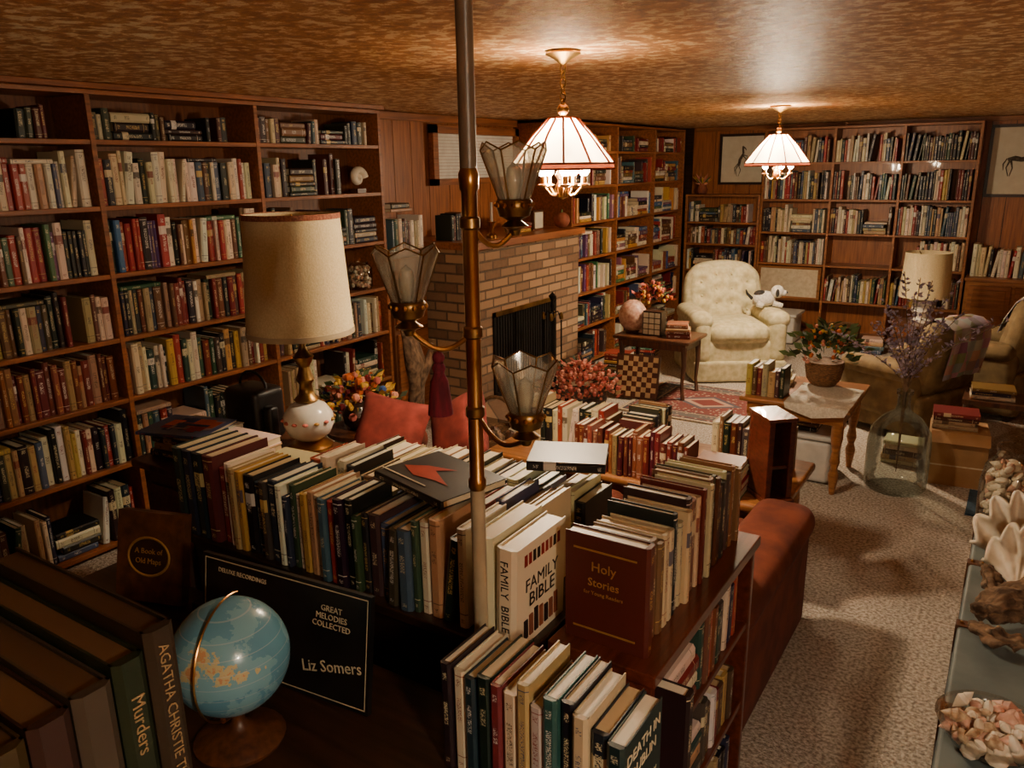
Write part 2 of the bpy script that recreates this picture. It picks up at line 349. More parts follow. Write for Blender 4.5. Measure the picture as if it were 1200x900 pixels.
class BK:
    def __init__(s): s.V=[];s.F=[];s.C=[];s.X=[];s.U=[]
    def quad(s,vs,col,txt,uvs=None):
        o=len(s.V); s.V+=vs; n=len(vs); s.F.append(list(range(o,o+n))); s.C+=[col]*n; s.X+=[txt]*n; s.U+=(uvs or [(-5,-5)]*n)
    def bx(s,T,a,b,col,txt):
        x0,y0,z0=a;x1,y1,z1=b
        P=[T@Vector(p) for p in [(x0,y0,z0),(x1,y0,z0),(x1,y1,z0),(x0,y1,z0),(x0,y0,z1),(x1,y0,z1),(x1,y1,z1),(x0,y1,z1)]]
        for q in [(0,3,2,1),(4,5,6,7),(0,1,5,4),(1,2,6,5),(2,3,7,6),(3,0,4,7)]: s.quad([P[i] for i in q],col,txt)
    def book(s,T,t,d,h,col,txt=None,seed=None,pg=None):
        seed=R.random() if seed is None else seed
        lum=sum(col)/3; blank=txt==0
        col=tuple(max(0,min(255,x+R.uniform(-10,10))) for x in col)
        if blank: txt=col
        if txt is None: txt=R.choice([(220,204,164),(206,174,100),(226,220,208)]) if lum<120 else R.choice([(40,34,32),(120,36,30),(48,56,90),(70,46,30)])
        c=(*sc(col),seed); x=(*sc(txt),1); pgc=pg or R.choice([(220,206,174),(208,190,154),(230,220,196),(192,168,128)]); p=(*sc(pgc),seed)
        cb=min(.0025,t*.12); b=min(.006,t*.2)
        s.bx(T,(cb,.004,.003),(t-cb,d-.004,h-.004),p,x)
        s.bx(T,(0,0,0),(cb,d,h),c,x); s.bx(T,(t-cb,0,0),(t,d,h),c,x)
        pr=[(0,0),(t*.22,-b),(t*.78,-b),(t,0),(t,.005),(0,.005)]
        lo=[T@Vector((a,e,0)) for a,e in pr]; hi=[T@Vector((a,e,h)) for a,e in pr]
        for i in range(3):
            u0,u1=pr[i][0]/t,pr[i+1][0]/t
            s.quad([lo[i],lo[i+1],hi[i+1],hi[i]],c,x,[(u0,0),(u1,0),(u1,1),(u0,1)])
        s.quad([hi[i] for i in range(6)],c,x); s.quad([lo[i] for i in range(5,-1,-1)],c,x)
    def pile(s,T,n,w,d,pal,tmax=.045):
        z=0
        for i in range(n):
            t=R.uniform(.018,tmax); ww=w*R.uniform(.82,1); dd=d*R.uniform(.85,1)
            Q=T@Matrix.Translation((R.uniform(0,w-ww)+ww,R.uniform(0,.012),z))@HZ
            s.book(Q,t,dd,ww,R.choice(PALS[pal])); z+=t+.0005
        return z
    def row(s,T,length,hmax,d,pal='mix',tr=(.018,.042),piles=.03,gap=.02,hr=(.74,.98),lean=.1,dj=.015,ontop=0,hcap=9):
        x=0; run=0; base=R.uniform(*hr); rc=None
        while True:
            r=R.random()
            if r<piles and x+.24<length:
                w=R.uniform(.2,.235); cnt=min(R.randint(3,7),int(hmax*.95/.045))
                s.pile(T@Matrix.Translation((x,0,0)),cnt,w,d,pal); x+=w+.004; continue
            if r<piles+gap: x+=R.uniform(.02,.08)
            if run<=0:
                run=R.randint(1,5); base=R.uniform(*hr); rc=R.choice(PALS[pal]) if R.random()<.1 else None; rt=R.uniform(*tr)
            run-=1
            if ontop and R.random()<ontop and x+.25<length and hcap>hmax*.85+.05:
                x1=x; hh=hmax*R.uniform(.74,.82)
                while x1<x+.19:
                    t=R.uniform(*tr); s.book(T@Matrix.Translation((x1,R.uniform(0,dj),0)),t,d*R.uniform(.88,1),hh,R.choice(PALS[pal])); x1+=t+.0012
                s.pile(T@Matrix.Translation((x,.005,hh+.001)),2 if hcap-hh>.09 else 1,x1-x,d*.9,pal,.028); x=x1+.002; continue
            t=rt if rc else R.uniform(*tr)
            if x+t>length: break
            h=hmax*max(hr[0],min(hr[1],base+(0 if rc else R.uniform(-.08,.08)))); dd=d*R.uniform(.86,1); col=rc or R.choice(PALS[pal])
            if R.random()<lean and x+t+.05<length:
                a=R.uniform(.04,.14)
                Q=T@Matrix.Translation((x,R.uniform(0,dj),t*math.sin(a)))@Matrix.Rotation(a,4,'Y')
                s.book(Q,t,dd,h*.97,col); x+=t/math.cos(a)+h*math.sin(a)*.5+.002
            else:
                s.book(T@Matrix.Translation((x,R.uniform(0,dj),0)),t,dd,h,col); x+=t+.0012
    def obj(s,name):
        import numpy as np
        xs=[v[0] for v in s.V];ys=[v[1] for v in s.V];zs=[v[2] for v in s.V]
        og=Vector(((min(xs)+max(xs))/2,(min(ys)+max(ys))/2,min(zs)))
        me=bpy.data.meshes.new(name); me.from_pydata([v-og for v in s.V],[],s.F)
        ca=me.color_attributes.new("Col",'FLOAT_COLOR','CORNER'); ca.data.foreach_set("color",np.array(s.C,dtype='f').ravel())
        cx=me.color_attributes.new("Txt",'FLOAT_COLOR','CORNER'); cx.data.foreach_set("color",np.array(s.X,dtype='f').ravel())
        uv=me.uv_layers.new(name="UVMap"); uv.data.foreach_set("uv",np.array(s.U,dtype='f').ravel())
        me.materials.append(m_books)
        o=bpy.data.objects.new(name,me); bpy.context.collection.objects.link(o); o.location=og; return o
def MT(loc,ang=0): return Matrix.Translation(loc)@Matrix.Rotation(ang,4,'Z')
def faceX(x,y,z): return MT((x,y,z),pi/2)      # spines face +X, row runs +Y
def faceY(x,y,z): return MT((x,y,z),0)         # spines face -Y, row runs +X
TX=Matrix.Rotation(pi/2,4,'Z')@Matrix.Rotation(pi/2,4,'X')   # text facing +X
# ---------------------------------------------------------------- room shell
XL,XR,YF,YB,H=-3.98,2.1,-1.5,9.16,2.25
b=MB(); b.box((XL-.1,YF-.1,-.1),(XR+.1,YB+.1,0),m_carpet()); b.obj("floor",smooth=False)
b=MB(); b.box((XL-.1,YF-.1,H),(XR+.1,YB+.1,H+.1),m_ceiling()); b.obj("ceiling",smooth=False)
def planks_x(b,x,x2,y0,y1,z0,z1,w=.2):
    y=y0
    while y<y1-.01:
        ww=min(w*R.choice([.8,1,1.3]),y1-y); b.box((x,y+.003,z0),(x2,y+ww-.003,z1),m_panel); y+=ww
def planks_y(b,y,y2,x0,x1,z0,z1,w=.2):
    x=x0
    while x<x1-.01:
        ww=min(w*R.choice([.8,1,1.3]),x1-x); b.box((x+.003,y,z0),(x+ww-.003,y2,z1),m_panel); x+=ww
b=MB(); b.box((XL-.1,YF-.1,0),(XL,YB+.1,H),m_dark); planks_x(b,XL-.001,XL+.01,4.11,6.2,0,H); b.obj("wall_left",smooth=False)
b=MB(); b.box((XL-.1,YB,0),(XR+.1,YB+.1,H),m_dark); planks_y(b,YB-.012,YB+.001,-3.4,XR,0,H); b.obj("wall_back",smooth=False)
b=MB(); b.box((XR,YF-.1,0),(XR+.1,YB+.1,H),m_dark); planks_x(b,XR-.012,XR+.001,YF,YB,0,H); b.obj("wall_right",smooth=False)
b=MB(); b.box((XL-.1,YF-.1,0),(XR+.1,YF,H),m_dark); planks_y(b,YF-.001,YF+.012,XL,XR,0,H); b.obj("wall_front",smooth=False)
b=MB(); b.box((-3.68,-.4,2.222),(-3.64,4.12,2.248),m_shelf); b.box((-3.96,4.12,2.19),(-3.93,6.2,2.245),m_shelf); b.obj("trim_1",smooth=False,bevel=.003)
b=MB(); b.box((-3.36,9.10,2.203),(2.08,9.147,2.245),m_shelfx); b.obj("trim_2",smooth=False,bevel=.003)
b=MB(); b.box((.75,9.11,0),(2.08,9.147,.09),m_shelfx); b.obj("baseboard_back",smooth=False,bevel=.003)
# ---------------------------------------------------------------- bookcases
def bookcase_x(name,xb,xf,posts,shelves,ztop,wm=m_shelf):
    b=MB(); b.box((xb,posts[0]-.012,0),(xb+.012,posts[-1]+.012,ztop),m_pback)
    for p in posts: b.box((xb+.012,p-.012,0),(xf,p+.012,ztop),wm)
    for z in shelves:
        for i in range(len(posts)-1): b.box((xb+.012,posts[i]+.012,z-.022),(xf-.003,posts[i+1]-.012,z),wm)
    b.box((xb,posts[0]-.012,ztop),(xf,posts[-1]+.012,ztop+.02),wm)
    return b.obj(name,smooth=False,bevel=.002)
def bookcase_y(name,yf,yb,posts,shelves,ztop,wm=m_shelfx):
    b=MB(); b.box((posts[0]-.012,yb-.012,0),(posts[-1]+.012,yb,ztop),m_panel)
    for p in posts: b.box((p-.012,yf,0),(p+.012,yb-.012,ztop),wm)
    for z in shelves:
        for i in range(len(posts)-1): b.box((posts[i]+.012,yf+.003,z-.022),(posts[i+1]-.012,yb-.012,z),wm)
    b.box((posts[0]-.012,yf,ztop),(posts[-1]+.012,yb,ztop+.02),wm)
    return b.obj(name,smooth=False,bevel=.002)
LP=[.28,1.2,2.153,3.1,4.1]; LS=[.05,.437,.766,1.071,1.383,1.702,2.002]
bookcase_x("bookcase",XL+.001,-3.674,LP,LS,2.2)
k=BK()
for i in range(4):
    for j,z in enumerate(LS):
        nxt=(LS+[2.19])[j+1]; hm=min(nxt-z-.045,.27); hc=nxt-z-.03
        pal=R.choice(['mix','mix','light','red'])
        if j==5: pal='light' if i in(1,2) else 'dark'
        if j==4: pal='color' if i!=3 else 'dark'
        if j==3 or j==0: pal='mix'
        x0=LP[i]+.014; ln=LP[i+1]-LP[i]-.03
        if j==6: k.row(faceX(-3.71,x0,z+.0005),ln*R.choice([.85,.97]),hm,.2,'dark',piles=.35,lean=.1,hr=(.8,1))
        elif i==3 and j in(3,5): k.row(faceX(-3.70,x0,z+.0005),ln*.66,hm,.2,pal,piles=.1,lean=.05,hr=(.7,.98),dj=.03)
        else: k.row(faceX(-3.70,x0,z+.0005),ln,hm,.2,pal,piles=.02 if i<3 else .1,gap=.01,lean=.05,hr=(.76,1),dj=.03,ontop=.04,hcap=hc)
k.obj("shelved_books")
b=MB(); pts=[];rr=[]
for i in range(44):
    a=i*.42; r=.055*math.exp(-i*.055); pts.append((-3.72,3.92+r*math.cos(a),1.80+r*math.sin(a))); rr.append(.030*math.exp(-i*.055)+.002)
b.tube(pts,rr,m_shellw,10); b.box((-3.75,3.88,1.7025),(-3.69,3.96,1.73),m_walnut); b.obj("nautilus_shell")
b=MB(); b.lathe([(.0,0),(.075,0),(.085,.02),(.085,.14),(.06,.17),(.062,.18),(.055,.18)],m_jarg,(-3.76,3.92,1.0725),24,cap=False)
for q in range(110):
    a=R.uniform(0,6.28); r_=.066*math.sqrt(R.random()); b.ball((-3.76+r_*math.cos(a),3.92+r_*math.sin(a),1.09+R.uniform(0,.13)),.013,R.choice([m_shellw,m_shellb,m_shellp]),6,4)
b.obj("glass_jar",recalc=False)
# ---------------------------------------------------------------- recess cabinet beside fireplace
b=MB(); b.box((XL+.012,4.13,0),(-3.66,4.50,1.28),m_pback); b.box((XL+.012,4.115,1.28),(-3.6,4.515,1.305),m_shelf)
b.box((-3.66,4.15,.75),(-3.645,4.48,1.25),m_shelf); b.box((-3.66,4.15,.05),(-3.645,4.48,.72),m_shelf); b.obj("corner_cabinet",smooth=False,bevel=.003)
k=BK(); k.row(faceX(-3.63,4.14,1.3055),.34,.26,.2,'mix',piles=0,lean=.0); k.pile(faceX(-3.66,4.16,1.3055+.26),2,.22,.16,'mix'); k.obj("cabinet_books")
b=MB()
for q in range(5):
    a=q*.9; b.tube([(-3.94,4.30+.05*math.cos(a+t*.5)*(1-t*.03),1.72+t*.03+.02*math.sin(a)) for t in range(14)],.003,m_drift,5)
for q in range(12): b.ball((-3.94,4.30+R.uniform(-.06,.06),1.72+q*.035),.016,m_shellb,8,5)
b.obj("hanging_shell_garland")
# ---------------------------------------------------------------- fireplace
mb_=m_brick()
b=MB(); XFp=-3.30; y0,y1=4.53,6.17; fy0,fy1,fz0,fz1=4.82,5.76,.14,.80
b.box((XL+.012,y0,0),(XFp,fy0,1.29),mb_); b.box((XL+.012,fy1,0),(XFp,y1,1.29),mb_); b.box((XL+.012,fy0,fz1),(XFp,fy1,1.29),mb_); b.box((XL+.012,fy0,0),(XFp,fy1,fz0),mb_)
b.box((XL+.02,fy0,fz0),(XL+.06,fy1,fz1),m_soot)
b.box((XFp,4.45,0),(-2.92,6.15,.12),mb_)
b.box((XL+.012,4.525,1.29),(-3.24,6.18,1.34),m_shelf)
b.box((XFp-.02,fy0,fz0),(XFp-.012,fy1,fz1),m_mesh)
for yy in (fy0,fy1-.03): b.box((XFp-.012,yy,fz0),(XFp+.012,yy+.03,fz1),m_iron)
b.box((XFp-.012,fy0,fz1-.035),(XFp+.012,fy1,fz1),m_oldbrass); b.box((XFp-.012,fy0,fz0),(XFp+.012,fy1,fz0+.03),m_iron)
for q in range(24): b.cyl((XFp-.008,fy0+.04+q*.037,fz0+.03),(XFp-.008,fy0+.04+q*.037,fz1-.03),.004,m_iron,seg=6)
b.obj("brick_fireplace",smooth=False)
b=MB(); wx=-3.955
b.box((wx,4.96,1.72),(wx+.05,5.02,2.17),m_shelf); b.box((wx,6.12,1.72),(wx+.05,6.18,2.17),m_shelf); b.box((wx,4.96,2.11),(wx+.05,6.18,2.17),m_shelf); b.box((wx,4.96,1.72),(wx+.05,6.18,1.77),m_shelf)
m_blind=M("window_blind",(230,226,216),(216,212,202),rough=.7)
for q in range(14): b.box((wx+.01,5.02,1.77+q*.0243),(wx+.02,6.12,1.77+q*.0243+.022),m_blind)
b.obj("window_1",smooth=False)
k=BK(); k.row(faceX(-3.5,4.62,1.3405),.28,.2,.15,'dark',piles=0); k.pile(faceX(-3.45,5.45,1.3405),3,.2,.15,'mix'); k.obj("mantel_books")
b=MB(); b.lathe([(.03,0),(.05,.01),(.055,.05),(.03,.09),(.02,.12),(.03,.14)],m_shellb,(-3.38,5.25,1.34)); b.obj("mantel_vase")
b=MB(); b.ball((-3.36,5.98,1.41),.07,m_terra,16,9,(1,1,.95)); b.cyl((-3.36,5.98,1.47),(-3.36,5.98,1.5),.008,m_green); b.obj("ceramic_pumpkin")
b=MB(); b.lathe([(.04,0),(.04,.02),(.015,.04),(.02,.1),(.035,.12)],m_brass,(-3.4,4.98,1.34),16); b.cyl((-3.4,4.98,1.46),(-3.4,4.98,1.6),.01,m_white); b.obj("candlestick")
b=MB(); b.box((-3.5,5.7,1.34),(-3.47,5.86,1.5),m_walnut); b.box((-3.469,5.715,1.355),(-3.465,5.845,1.485),m_mat); b.obj("small_picture_frame",smooth=False)
b=MB(); cx,cy=-3.06,5.3; b.lathe([(.1,0),(.1,.015),(.02,.03),(.012,.05),(.012,.66),(.02,.68),(.012,.72),(.03,.76),(.0,.79)],m_iron,(cx,cy,.121),16)
for q in range(4):
    a=q*pi/2+.4; dx,dy=.07*math.cos(a),.07*math.sin(a); b.tube([(cx,cy,.74),(cx+dx*.6,cy+dy*.6,.76),(cx+dx,cy+dy,.7)],.006,m_iron); b.cyl((cx+dx,cy+dy,.2),(cx+dx,cy+dy,.7),.006,m_iron); b.lathe([(.0,-.03),(.015,-.02),(.018,0),(.01,.03),(0,.035)],m_oldbrass,(cx+dx,cy+dy,.72),10); b.rbox((cx+dx,cy+dy,.2),(.05,.03,.1),.01,m_iron,n=1)
b.obj("fireplace_tool_set")
# ---------------------------------------------------------------- shelves right of fireplace
FS=[.06,.40,.72,1.04,1.36,1.68,1.98]; FP=[6.2,7.1,8.0,8.82]
bookcase_x("bookcase",XL+.001,-3.38,FP,FS,2.2)
k=BK()
for i in range(3):
    for j,z in enumerate(FS):
        nz=(FS+[2.19])[j+1]; hm=min(nz-z-.04,.26)
        k.row(faceX(-3.40,FP[i]+.014,z+.0005),FP[i+1]-FP[i]-.03,hm,.2,'color' if j in(3,2,4) else 'mix',piles=.2,lean=.05,dj=.05,ontop=.1,hcap=nz-z-.03)
k.obj("shelved_books")
# ---------------------------------------------------------------- back bookcases
TS=[.06,.38,.68,.98,1.22]
bookcase_y("low_bookcase",8.84,YB-.02,[-3.34,-2.52],TS,1.5)
k=BK()
for j,z in enumerate(TS): k.row(faceY(-3.32,8.87,z+.0005),.78,min((TS+[1.49])[j+1]-z-.04,.25),.2,'mix',piles=.04)
k.obj("shelved_books")
BS=[.06,.42,.80,1.132,1.477,1.85]; BP=[-2.49,-1.79,-1.15,-.5]
bookcase_y("bookcase",8.84,YB-.02,BP,BS,2.18)
k=BK()
for i in range(3):
    for j,z in enumerate(BS):
        hm=min((BS+[2.17])[j+1]-z-.05,.29); x0=BP[i]+.014; ln=BP[i+1]-BP[i]-.03
        if (j==2 and i==1) or j==0 or (j==1 and i==0): continue
        pal={5:'light' if i<2 else 'dark',4:'mix',3:'light',2:'light',1:'mix'}[j]
        if j==2 and i==2: x0+=.2; ln-=.2
        k.row(faceY(x0,8.87,z+.0005),ln,hm,.22,pal,piles=.02,gap=.01,tr=(.014,.034),hr=(.78,1),ontop=.03,hcap=(BS+[2.17])[j+1]-z-.03)
k.obj("shelved_books")
b=MB(); b.box((-2.45,8.82,.425),(-1.83,8.835,.76),m_paper); b.box((-2.47,8.816,.422),(-1.81,8.822,.77),m_oak); b.box((-2.44,8.812,.45),(-1.84,8.816,.745),m_paper); b.obj("framed_print",smooth=False)
b=MB(); b.rbox((-2.2,8.58,.16),(.5,.34,.3),.02,m_bin,n=2); b.box((-2.47,8.39,.3),(-1.93,8.77,.325),m_bin); b.obj("storage_box")
b=MB(); b.lathe([(.12,0),(.16,.1),(.17,.22),(.165,.23),(.15,.21)],m_basket,(-1.5,8.6,0),20); b.obj("wicker_basket")
b=MB(); b.lathe([(.03,0),(.05,.01),(.06,.05),(.04,.1),(.045,.12)],m_terra,(-3.2,8.95,1.521),14)
for q in range(60): b.leaf((-3.2,8.95,1.62),(R.uniform(-1,1),R.uniform(-1,1),R.uniform(.2,1.2)),R.uniform(.08,.16),.012,R.choice([m_green,m_yel,m_coralf]))
b.obj("dried_flower_pot")
def picture(name,x0,x1,z0,z1,y,horse):
    b=MB(); w=.028
    b.box((x0,y-.02,z0),(x1,y,z0+w),m_dark); b.box((x0,y-.02,z1-w),(x1,y,z1),m_dark); b.box((x0,y-.02,z0+w),(x0+w,y,z1-w),m_dark); b.box((x1-w,y-.02,z0+w),(x1,y,z1-w),m_dark)
    b.box((x0+w,y-.008,z0+w),(x1-w,y-.002,z1-w),m_mat)
    cx,cz=(x0+x1)/2,(z0+z1)/2; s=(z1-z0)*.42; yy=y-.010
    def st(P,r): b.tube([(cx+p[0]*s,yy,cz+p[1]*s) for p in P],[r*s]*len(P) if not isinstance(r,list) else [a*s for a in r],m_pencil,6)
    if horse:
        st([(-.4,.05),(-.2,.08),(0,.04),(.2,.08),(.3,.12)],[.05,.09,.08,.09,.07]); st([(.28,.14),(.4,.32),(.46,.42)],[.07,.04,.03]); st([(.44,.42),(.58,.3),(.62,.26)],[.04,.03,.02])
        for P in ([(.24,.0),(.3,-.25),(.26,-.5)],[(.2,.0),(.12,-.22),(.22,-.48)],[(-.34,.0),(-.42,-.22),(-.34,-.5)],[(-.3,.0),(-.24,-.24),(-.3,-.5)]): st(P,[.035,.018,.014])
        st([(-.42,.08),(-.52,-.1),(-.5,-.3)],[.02,.02,.01])
    else:
        st([(-.15,-.3),(-.1,0),(.05,.25)],[.07,.08,.06]); st([(.05,.25),(.02,.5),(.0,.6)],[.06,.05,.03]); st([(0,.6),(.14,.5),(.18,.42)],[.04,.03,.02])
        for P in ([(-.15,-.3),(-.05,-.5),(-.15,-.8)],[(-.2,-.3),(-.3,-.5),(-.22,-.8)],[(.05,.2),(.25,.15),(.22,-.05)],[(.05,.15),(.2,.0),(.1,-.15)]): st(P,[.03,.02,.012])
        st([(-.2,-.2),(-.35,-.4),(-.32,-.7)],[.02,.02,.01])
    b.obj(name,smooth=False)
picture("framed_horse_drawing",-3.08,-2.56,1.62,2.17,YB-.02,False)
picture("framed_horse_drawing",-.44,.12,1.50,2.17,YB-.02,True)
b=MB(); b.box((-.46,8.68,0),(.7,YB-.02,.74),m_oak); b.box((-.47,8.66,.74),(.71,YB-.02,.77),m_shelfx)
for q in range(3):
    x=-.44+q*.38; b.box((x+.01,8.665,.06),(x+.36,8.68,.7),m_shelfx); b.box((x+.05,8.657,.1),(x+.32,8.665,.66),m_oak); b.ball((x+.33,8.65,.4),.014,m_brass,10,6)
b.obj("wooden_cabinet",smooth=False,bevel=.003)
k=BK(); k.row(faceY(-.44,8.8,.7705),.5,.34,.22,'light',piles=0,lean=.4); k.row(faceY(.1,8.8,.7705),.5,.28,.22,'mix',piles=0); k.obj("row_of_books")
# ---------------------------------------------------------------- pendants
def pendant(x,y,rb,zb,zt,s=1):
    b=MB()
    b.lathe([(.0,H),(.06*s,H),(.065*s,H-.012),(.03*s,H-.03),(.012,H-.045),(.0,H-.05)],m_oldbrass,(x,y,0),20,cap=False)
    z=H-.045;i=0
    while z>zt+.04:
        a=i%2*pi/2; P=[(x+.011*math.cos(t*pi/4)*math.cos(a),y+.011*math.cos(t*pi/4)*math.sin(a),z-.014+.017*math.sin(t*pi/4)) for t in range(8)]
        b.tube(P,.0028,m_oldbrass,6,closed=True); z-=.024;i+=1
    b.cyl((x,y,z+.02),(x,y,zb-.06),.008,m_brass); b.ball((x,y,zt+.03),.022,m_brass)
    n=12; rt=rb*.27; zm=zb+.02
    pr=[(rt,zt),(rb*.60,zt-(zt-zb)*.36),(rb,zm),(rb*1.0,zb)]
    for k_ in range(n):
        a0,a1=2*pi*k_/n,2*pi*(k_+1)/n
        vs=[]
        for r,zz in pr:
            for a in (a0,a1): vs.append((x+r*math.cos(a),y+r*math.sin(a),zz))
        b.add(vs,[(0,1,3,2),(2,3,5,4)],m_pshade); b.add(vs[4:8],[(0,1,3,2)],m_pink_tr)
        b.tube([(x+r*math.cos(a0),y+r*math.sin(a0),zz+.001) for r,zz in pr[:3]],.0045,m_pink_tr,5)
    for r,zz in (pr[0],pr[2],pr[3]): b.tube([(x+r*math.cos(2*pi*q/n),y+r*math.sin(2*pi*q/n),zz) for q in range(n)],.004,m_pink_tr,5,closed=True)
    b.lathe([(0,-.07),(.02,-.06),(.03,-.03),(.018,-.0),(.03,.02),(.012,.05),(0,.055)],m_brass,(x,y,zb-.04),14,cap=False)
    for q in range(5):
        a=2*pi*q/5+.3; R_=rb*.42
        b.tube([(x+R_*t*math.cos(a),y+R_*t*math.sin(a),zb-.06-.035*math.sin(pi*min(t*1.1,1))) for t in (0,.2,.4,.6,.8,.95,1)],.005,m_brass,6)
        px,py=x+R_*math.cos(a),y+R_*math.sin(a)
        b.lathe([(.005,-.065),(.022,-.058),(.022,-.054),(.011,-.05),(.011,-.024)],m_brass,(px,py,zb),12)
        b.lathe([(.011,-.024),(.02,-.01),(.022,.008),(.014,.03),(.0,.044)],m_bulb,(px,py,zb),12)
    for q in range(3):
        a=2*pi*q/3; b.tube([(x,y,zt+.0),(x+rt*math.cos(a),y+rt*math.sin(a),zt)],.003,m_brass,5)
    return b.obj("pendant_lamp",recalc=False)
def plight(name,loc,w,r,c,parent=None):
    l=bpy.data.lights.new(name,'POINT'); l.energy=w; l.shadow_soft_size=r; l.color=c
    o=bpy.data.objects.new(name,l); bpy.context.collection.objects.link(o); o.location=loc
    if parent: o.parent=parent; o.matrix_parent_inverse=parent.matrix_basis.inverted()
WARM=(1,.79,.54)
p1=pendant(-1.49,2.66,.19,1.84,2.02); plight("bulb_light",(-1.49,2.66,1.79),145,.05,WARM,p1); plight("bulb_light",(-1.49,2.66,1.97),42,.04,WARM,p1)
p2=pendant(-1.64,6.15,.235,1.83,2.05,1.2); plight("bulb_light",(-1.64,6.15,1.77),245,.05,WARM,p2); plight("bulb_light",(-1.64,6.15,1.98),78,.04,WARM,p2)
p3=pendant(.75,.1,.19,1.86,2.04); plight("bulb_light",(.75,.1,1.81),100,.06,(1,.83,.62),p3); plight("bulb_light",(.75,.1,1.98),75,.05,(1,.83,.62),p3)
# ---------------------------------------------------------------- long low shelf with books (row A)
zA=.86
b=MB(); b.box((-1.96,1.22,zA-.025),(-.775,1.86,zA),m_dark); b.box((-1.95,1.24,0),(-1.925,1.85,zA-.025),m_cherry); b.box((-.80,1.24,0),(-.78,1.85,zA-.025),m_dark); b.box((-1.93,1.25,.0),(-.8,1.265,zA-.025),m_dark); b.box((-1.93,1.5,.4),(-.8,1.84,.42),m_dark)
b.obj("low_bookshelf",smooth=False,bevel=.003)
k=BK(); x=-1.945
for i,c in enumerate([(34,50,46),(40,46,54),(30,38,36),(76,40,34)]):
    t=.042; k.book(faceY(x,1.235,zA+.0005),t,.19,.25,c,(200,180,120)); x+=t+.002
k.row(faceY(x,1.235,zA+.0005),-.905-x,.24,.165,'mix',tr=(.016,.038),piles=0,gap=0,lean=.06,hr=(.80,1),dj=.02)
k.pile(MT((-1.93,1.47,zA+.0005),.1),5,.24,.17,'dark',.035)
k.row(faceY(-1.62,1.435,zA+.0005),.80,.235,.16,'light',tr=(.018,.042),piles=0,gap=.02,lean=.16,hr=(.74,1))
k.row(faceY(-1.62,1.635,zA+.0005),.79,.235,.16,'light',tr=(.018,.045),piles=0,gap=.03,lean=.22,hr=(.72,.95))
k.pile(MT((-1.02,1.60,zA+.240),.4),1,.22,.16,'light',.03)
k.obj("row_of_books")
k=BK(); k.book(Matrix.Translation((-1.04,1.30,zA+.243))@Matrix.Rotation(-.25,4,'Z')@HZ,.02,.2,.27,(34,34,30)); o=k.obj("picture_book")
b=MB(); b.T=Matrix.Translation((-1.17,1.43,zA+.2645))@Matrix.Rotation(-.25,4,'Z'); m_ra=M("red_cover_art",(180,56,34),rough=.4)
b.add([(-.09,-.02,0),(-.02,-.045,0),(.05,-.03,0),(.10,-.03,0),(.0,.01,0),(.04,.05,0),(-.04,.02,0)],[(0,1,2,3,4,5,6)],m_ra); b.box((-.12,-.07,0),(.06,-.065,.0005),m_text); b.obj("cover_art",parent=o)
k=BK(); k.book(faceY(-.903,1.225,zA+.0005),.052,.2,.25,(222,208,178),0,seed=.31,pg=(216,192,146)); k.book(faceY(-.845,1.222,zA+.0005)@Matrix.Rotation(.03,4,'Y'),.05,.2,.24,(226,214,186),0,seed=.32,pg=(216,192,146)); o=k.obj("family_bible")
b=MB()
def tline(s,sz,z,m): b.text(s,sz,Matrix.Translation((-.7905,1.322,z))@TX@Matrix.Rotation(.03,4,'X'),m)
tline("The Tables Illustrated",.014,zA+.166,m_textd); tline("FAMILY",.042,zA+.128,m_textd); tline("BIBLE",.046,zA+.09,m_textd)
for q in range(9): b.box((-.792,1.25+q*.017,zA+.19),(-.7885,1.262+q*.017,zA+.22+R.uniform(-.006,.008)),R.choice([m_textr,m_textd,m_terra]))
for q in range(7): b.box((-.793,1.25+q*.021,zA+.02),(-.7905,1.264+q*.021,zA+.07+R.uniform(-.01,.008)),R.choice([m_textr,m_textd,m_terra]))
for x_,y_ in ((-.886,1.2185),(-.826,1.2155)): b.text("FAMILY  BIBLE",.027,Matrix.Translation((x_,y_,zA+.13))@Matrix.Rotation(pi/2,4,'X')@Matrix.Rotation(-pi/2,4,'Z'),m_textd)
b.obj("cover_lettering",smooth=False,parent=o)
# ---------------------------------------------------------------- cherry bookcase C
b=MB(); x0,x1,ya,yb=-.765,-.515,1.30,2.04
b.box((x0,ya,zA-.03),(x1,yb,zA),m_cherry); b.box((x0+.01,ya+.01,0),(x1-.01,ya+.03,zA-.03),m_cherry); b.box((x0+.01,yb-.03,0),(x1-.01,yb-.01,zA-.03),m_cherry); b.box((x0+.01,ya+.03,0),(x0+.025,yb-.03,zA-.03),m_cherry)
for z in (.08,.34,.6): b.box((x0+.025,ya+.03,z-.02),(x1-.015,yb-.03,z),m_cherry)
b.obj("cherry_bookcase",smooth=False,bevel=.003)
k=BK(); y=1.345
k.book(faceX(-.56,y,zA+.0005),.035,.185,.25,(84,26,24),(200,160,90),seed=.9); y+=.037
k.row(faceX(-.565,y,zA+.0005),.62,.25,.165,'dark',tr=(.016,.032),piles=0,gap=0,lean=0,hr=(.80,1),dj=.02)
for z in (.08,.34,.6): k.row(faceX(-.54,ya+.08,z+.0005),.6,.2,.17,'mix',piles=.1,lean=.1,hr=(.75,1))
k.book(faceX(-.46,ya+.034,.6005),.034,.2,.215,(30,28,28)); k.book(faceX(-.45,ya+.034,.3405),.04,.2,.22,(40,36,40))
o=k.obj("row_of_books")
b=MB()
def tl2(s,sz,z,m,x=-.655): b.text(s,sz,Matrix.Translation((x,1.3445,z))@Matrix.Rotation(pi/2,4,'X'),m)
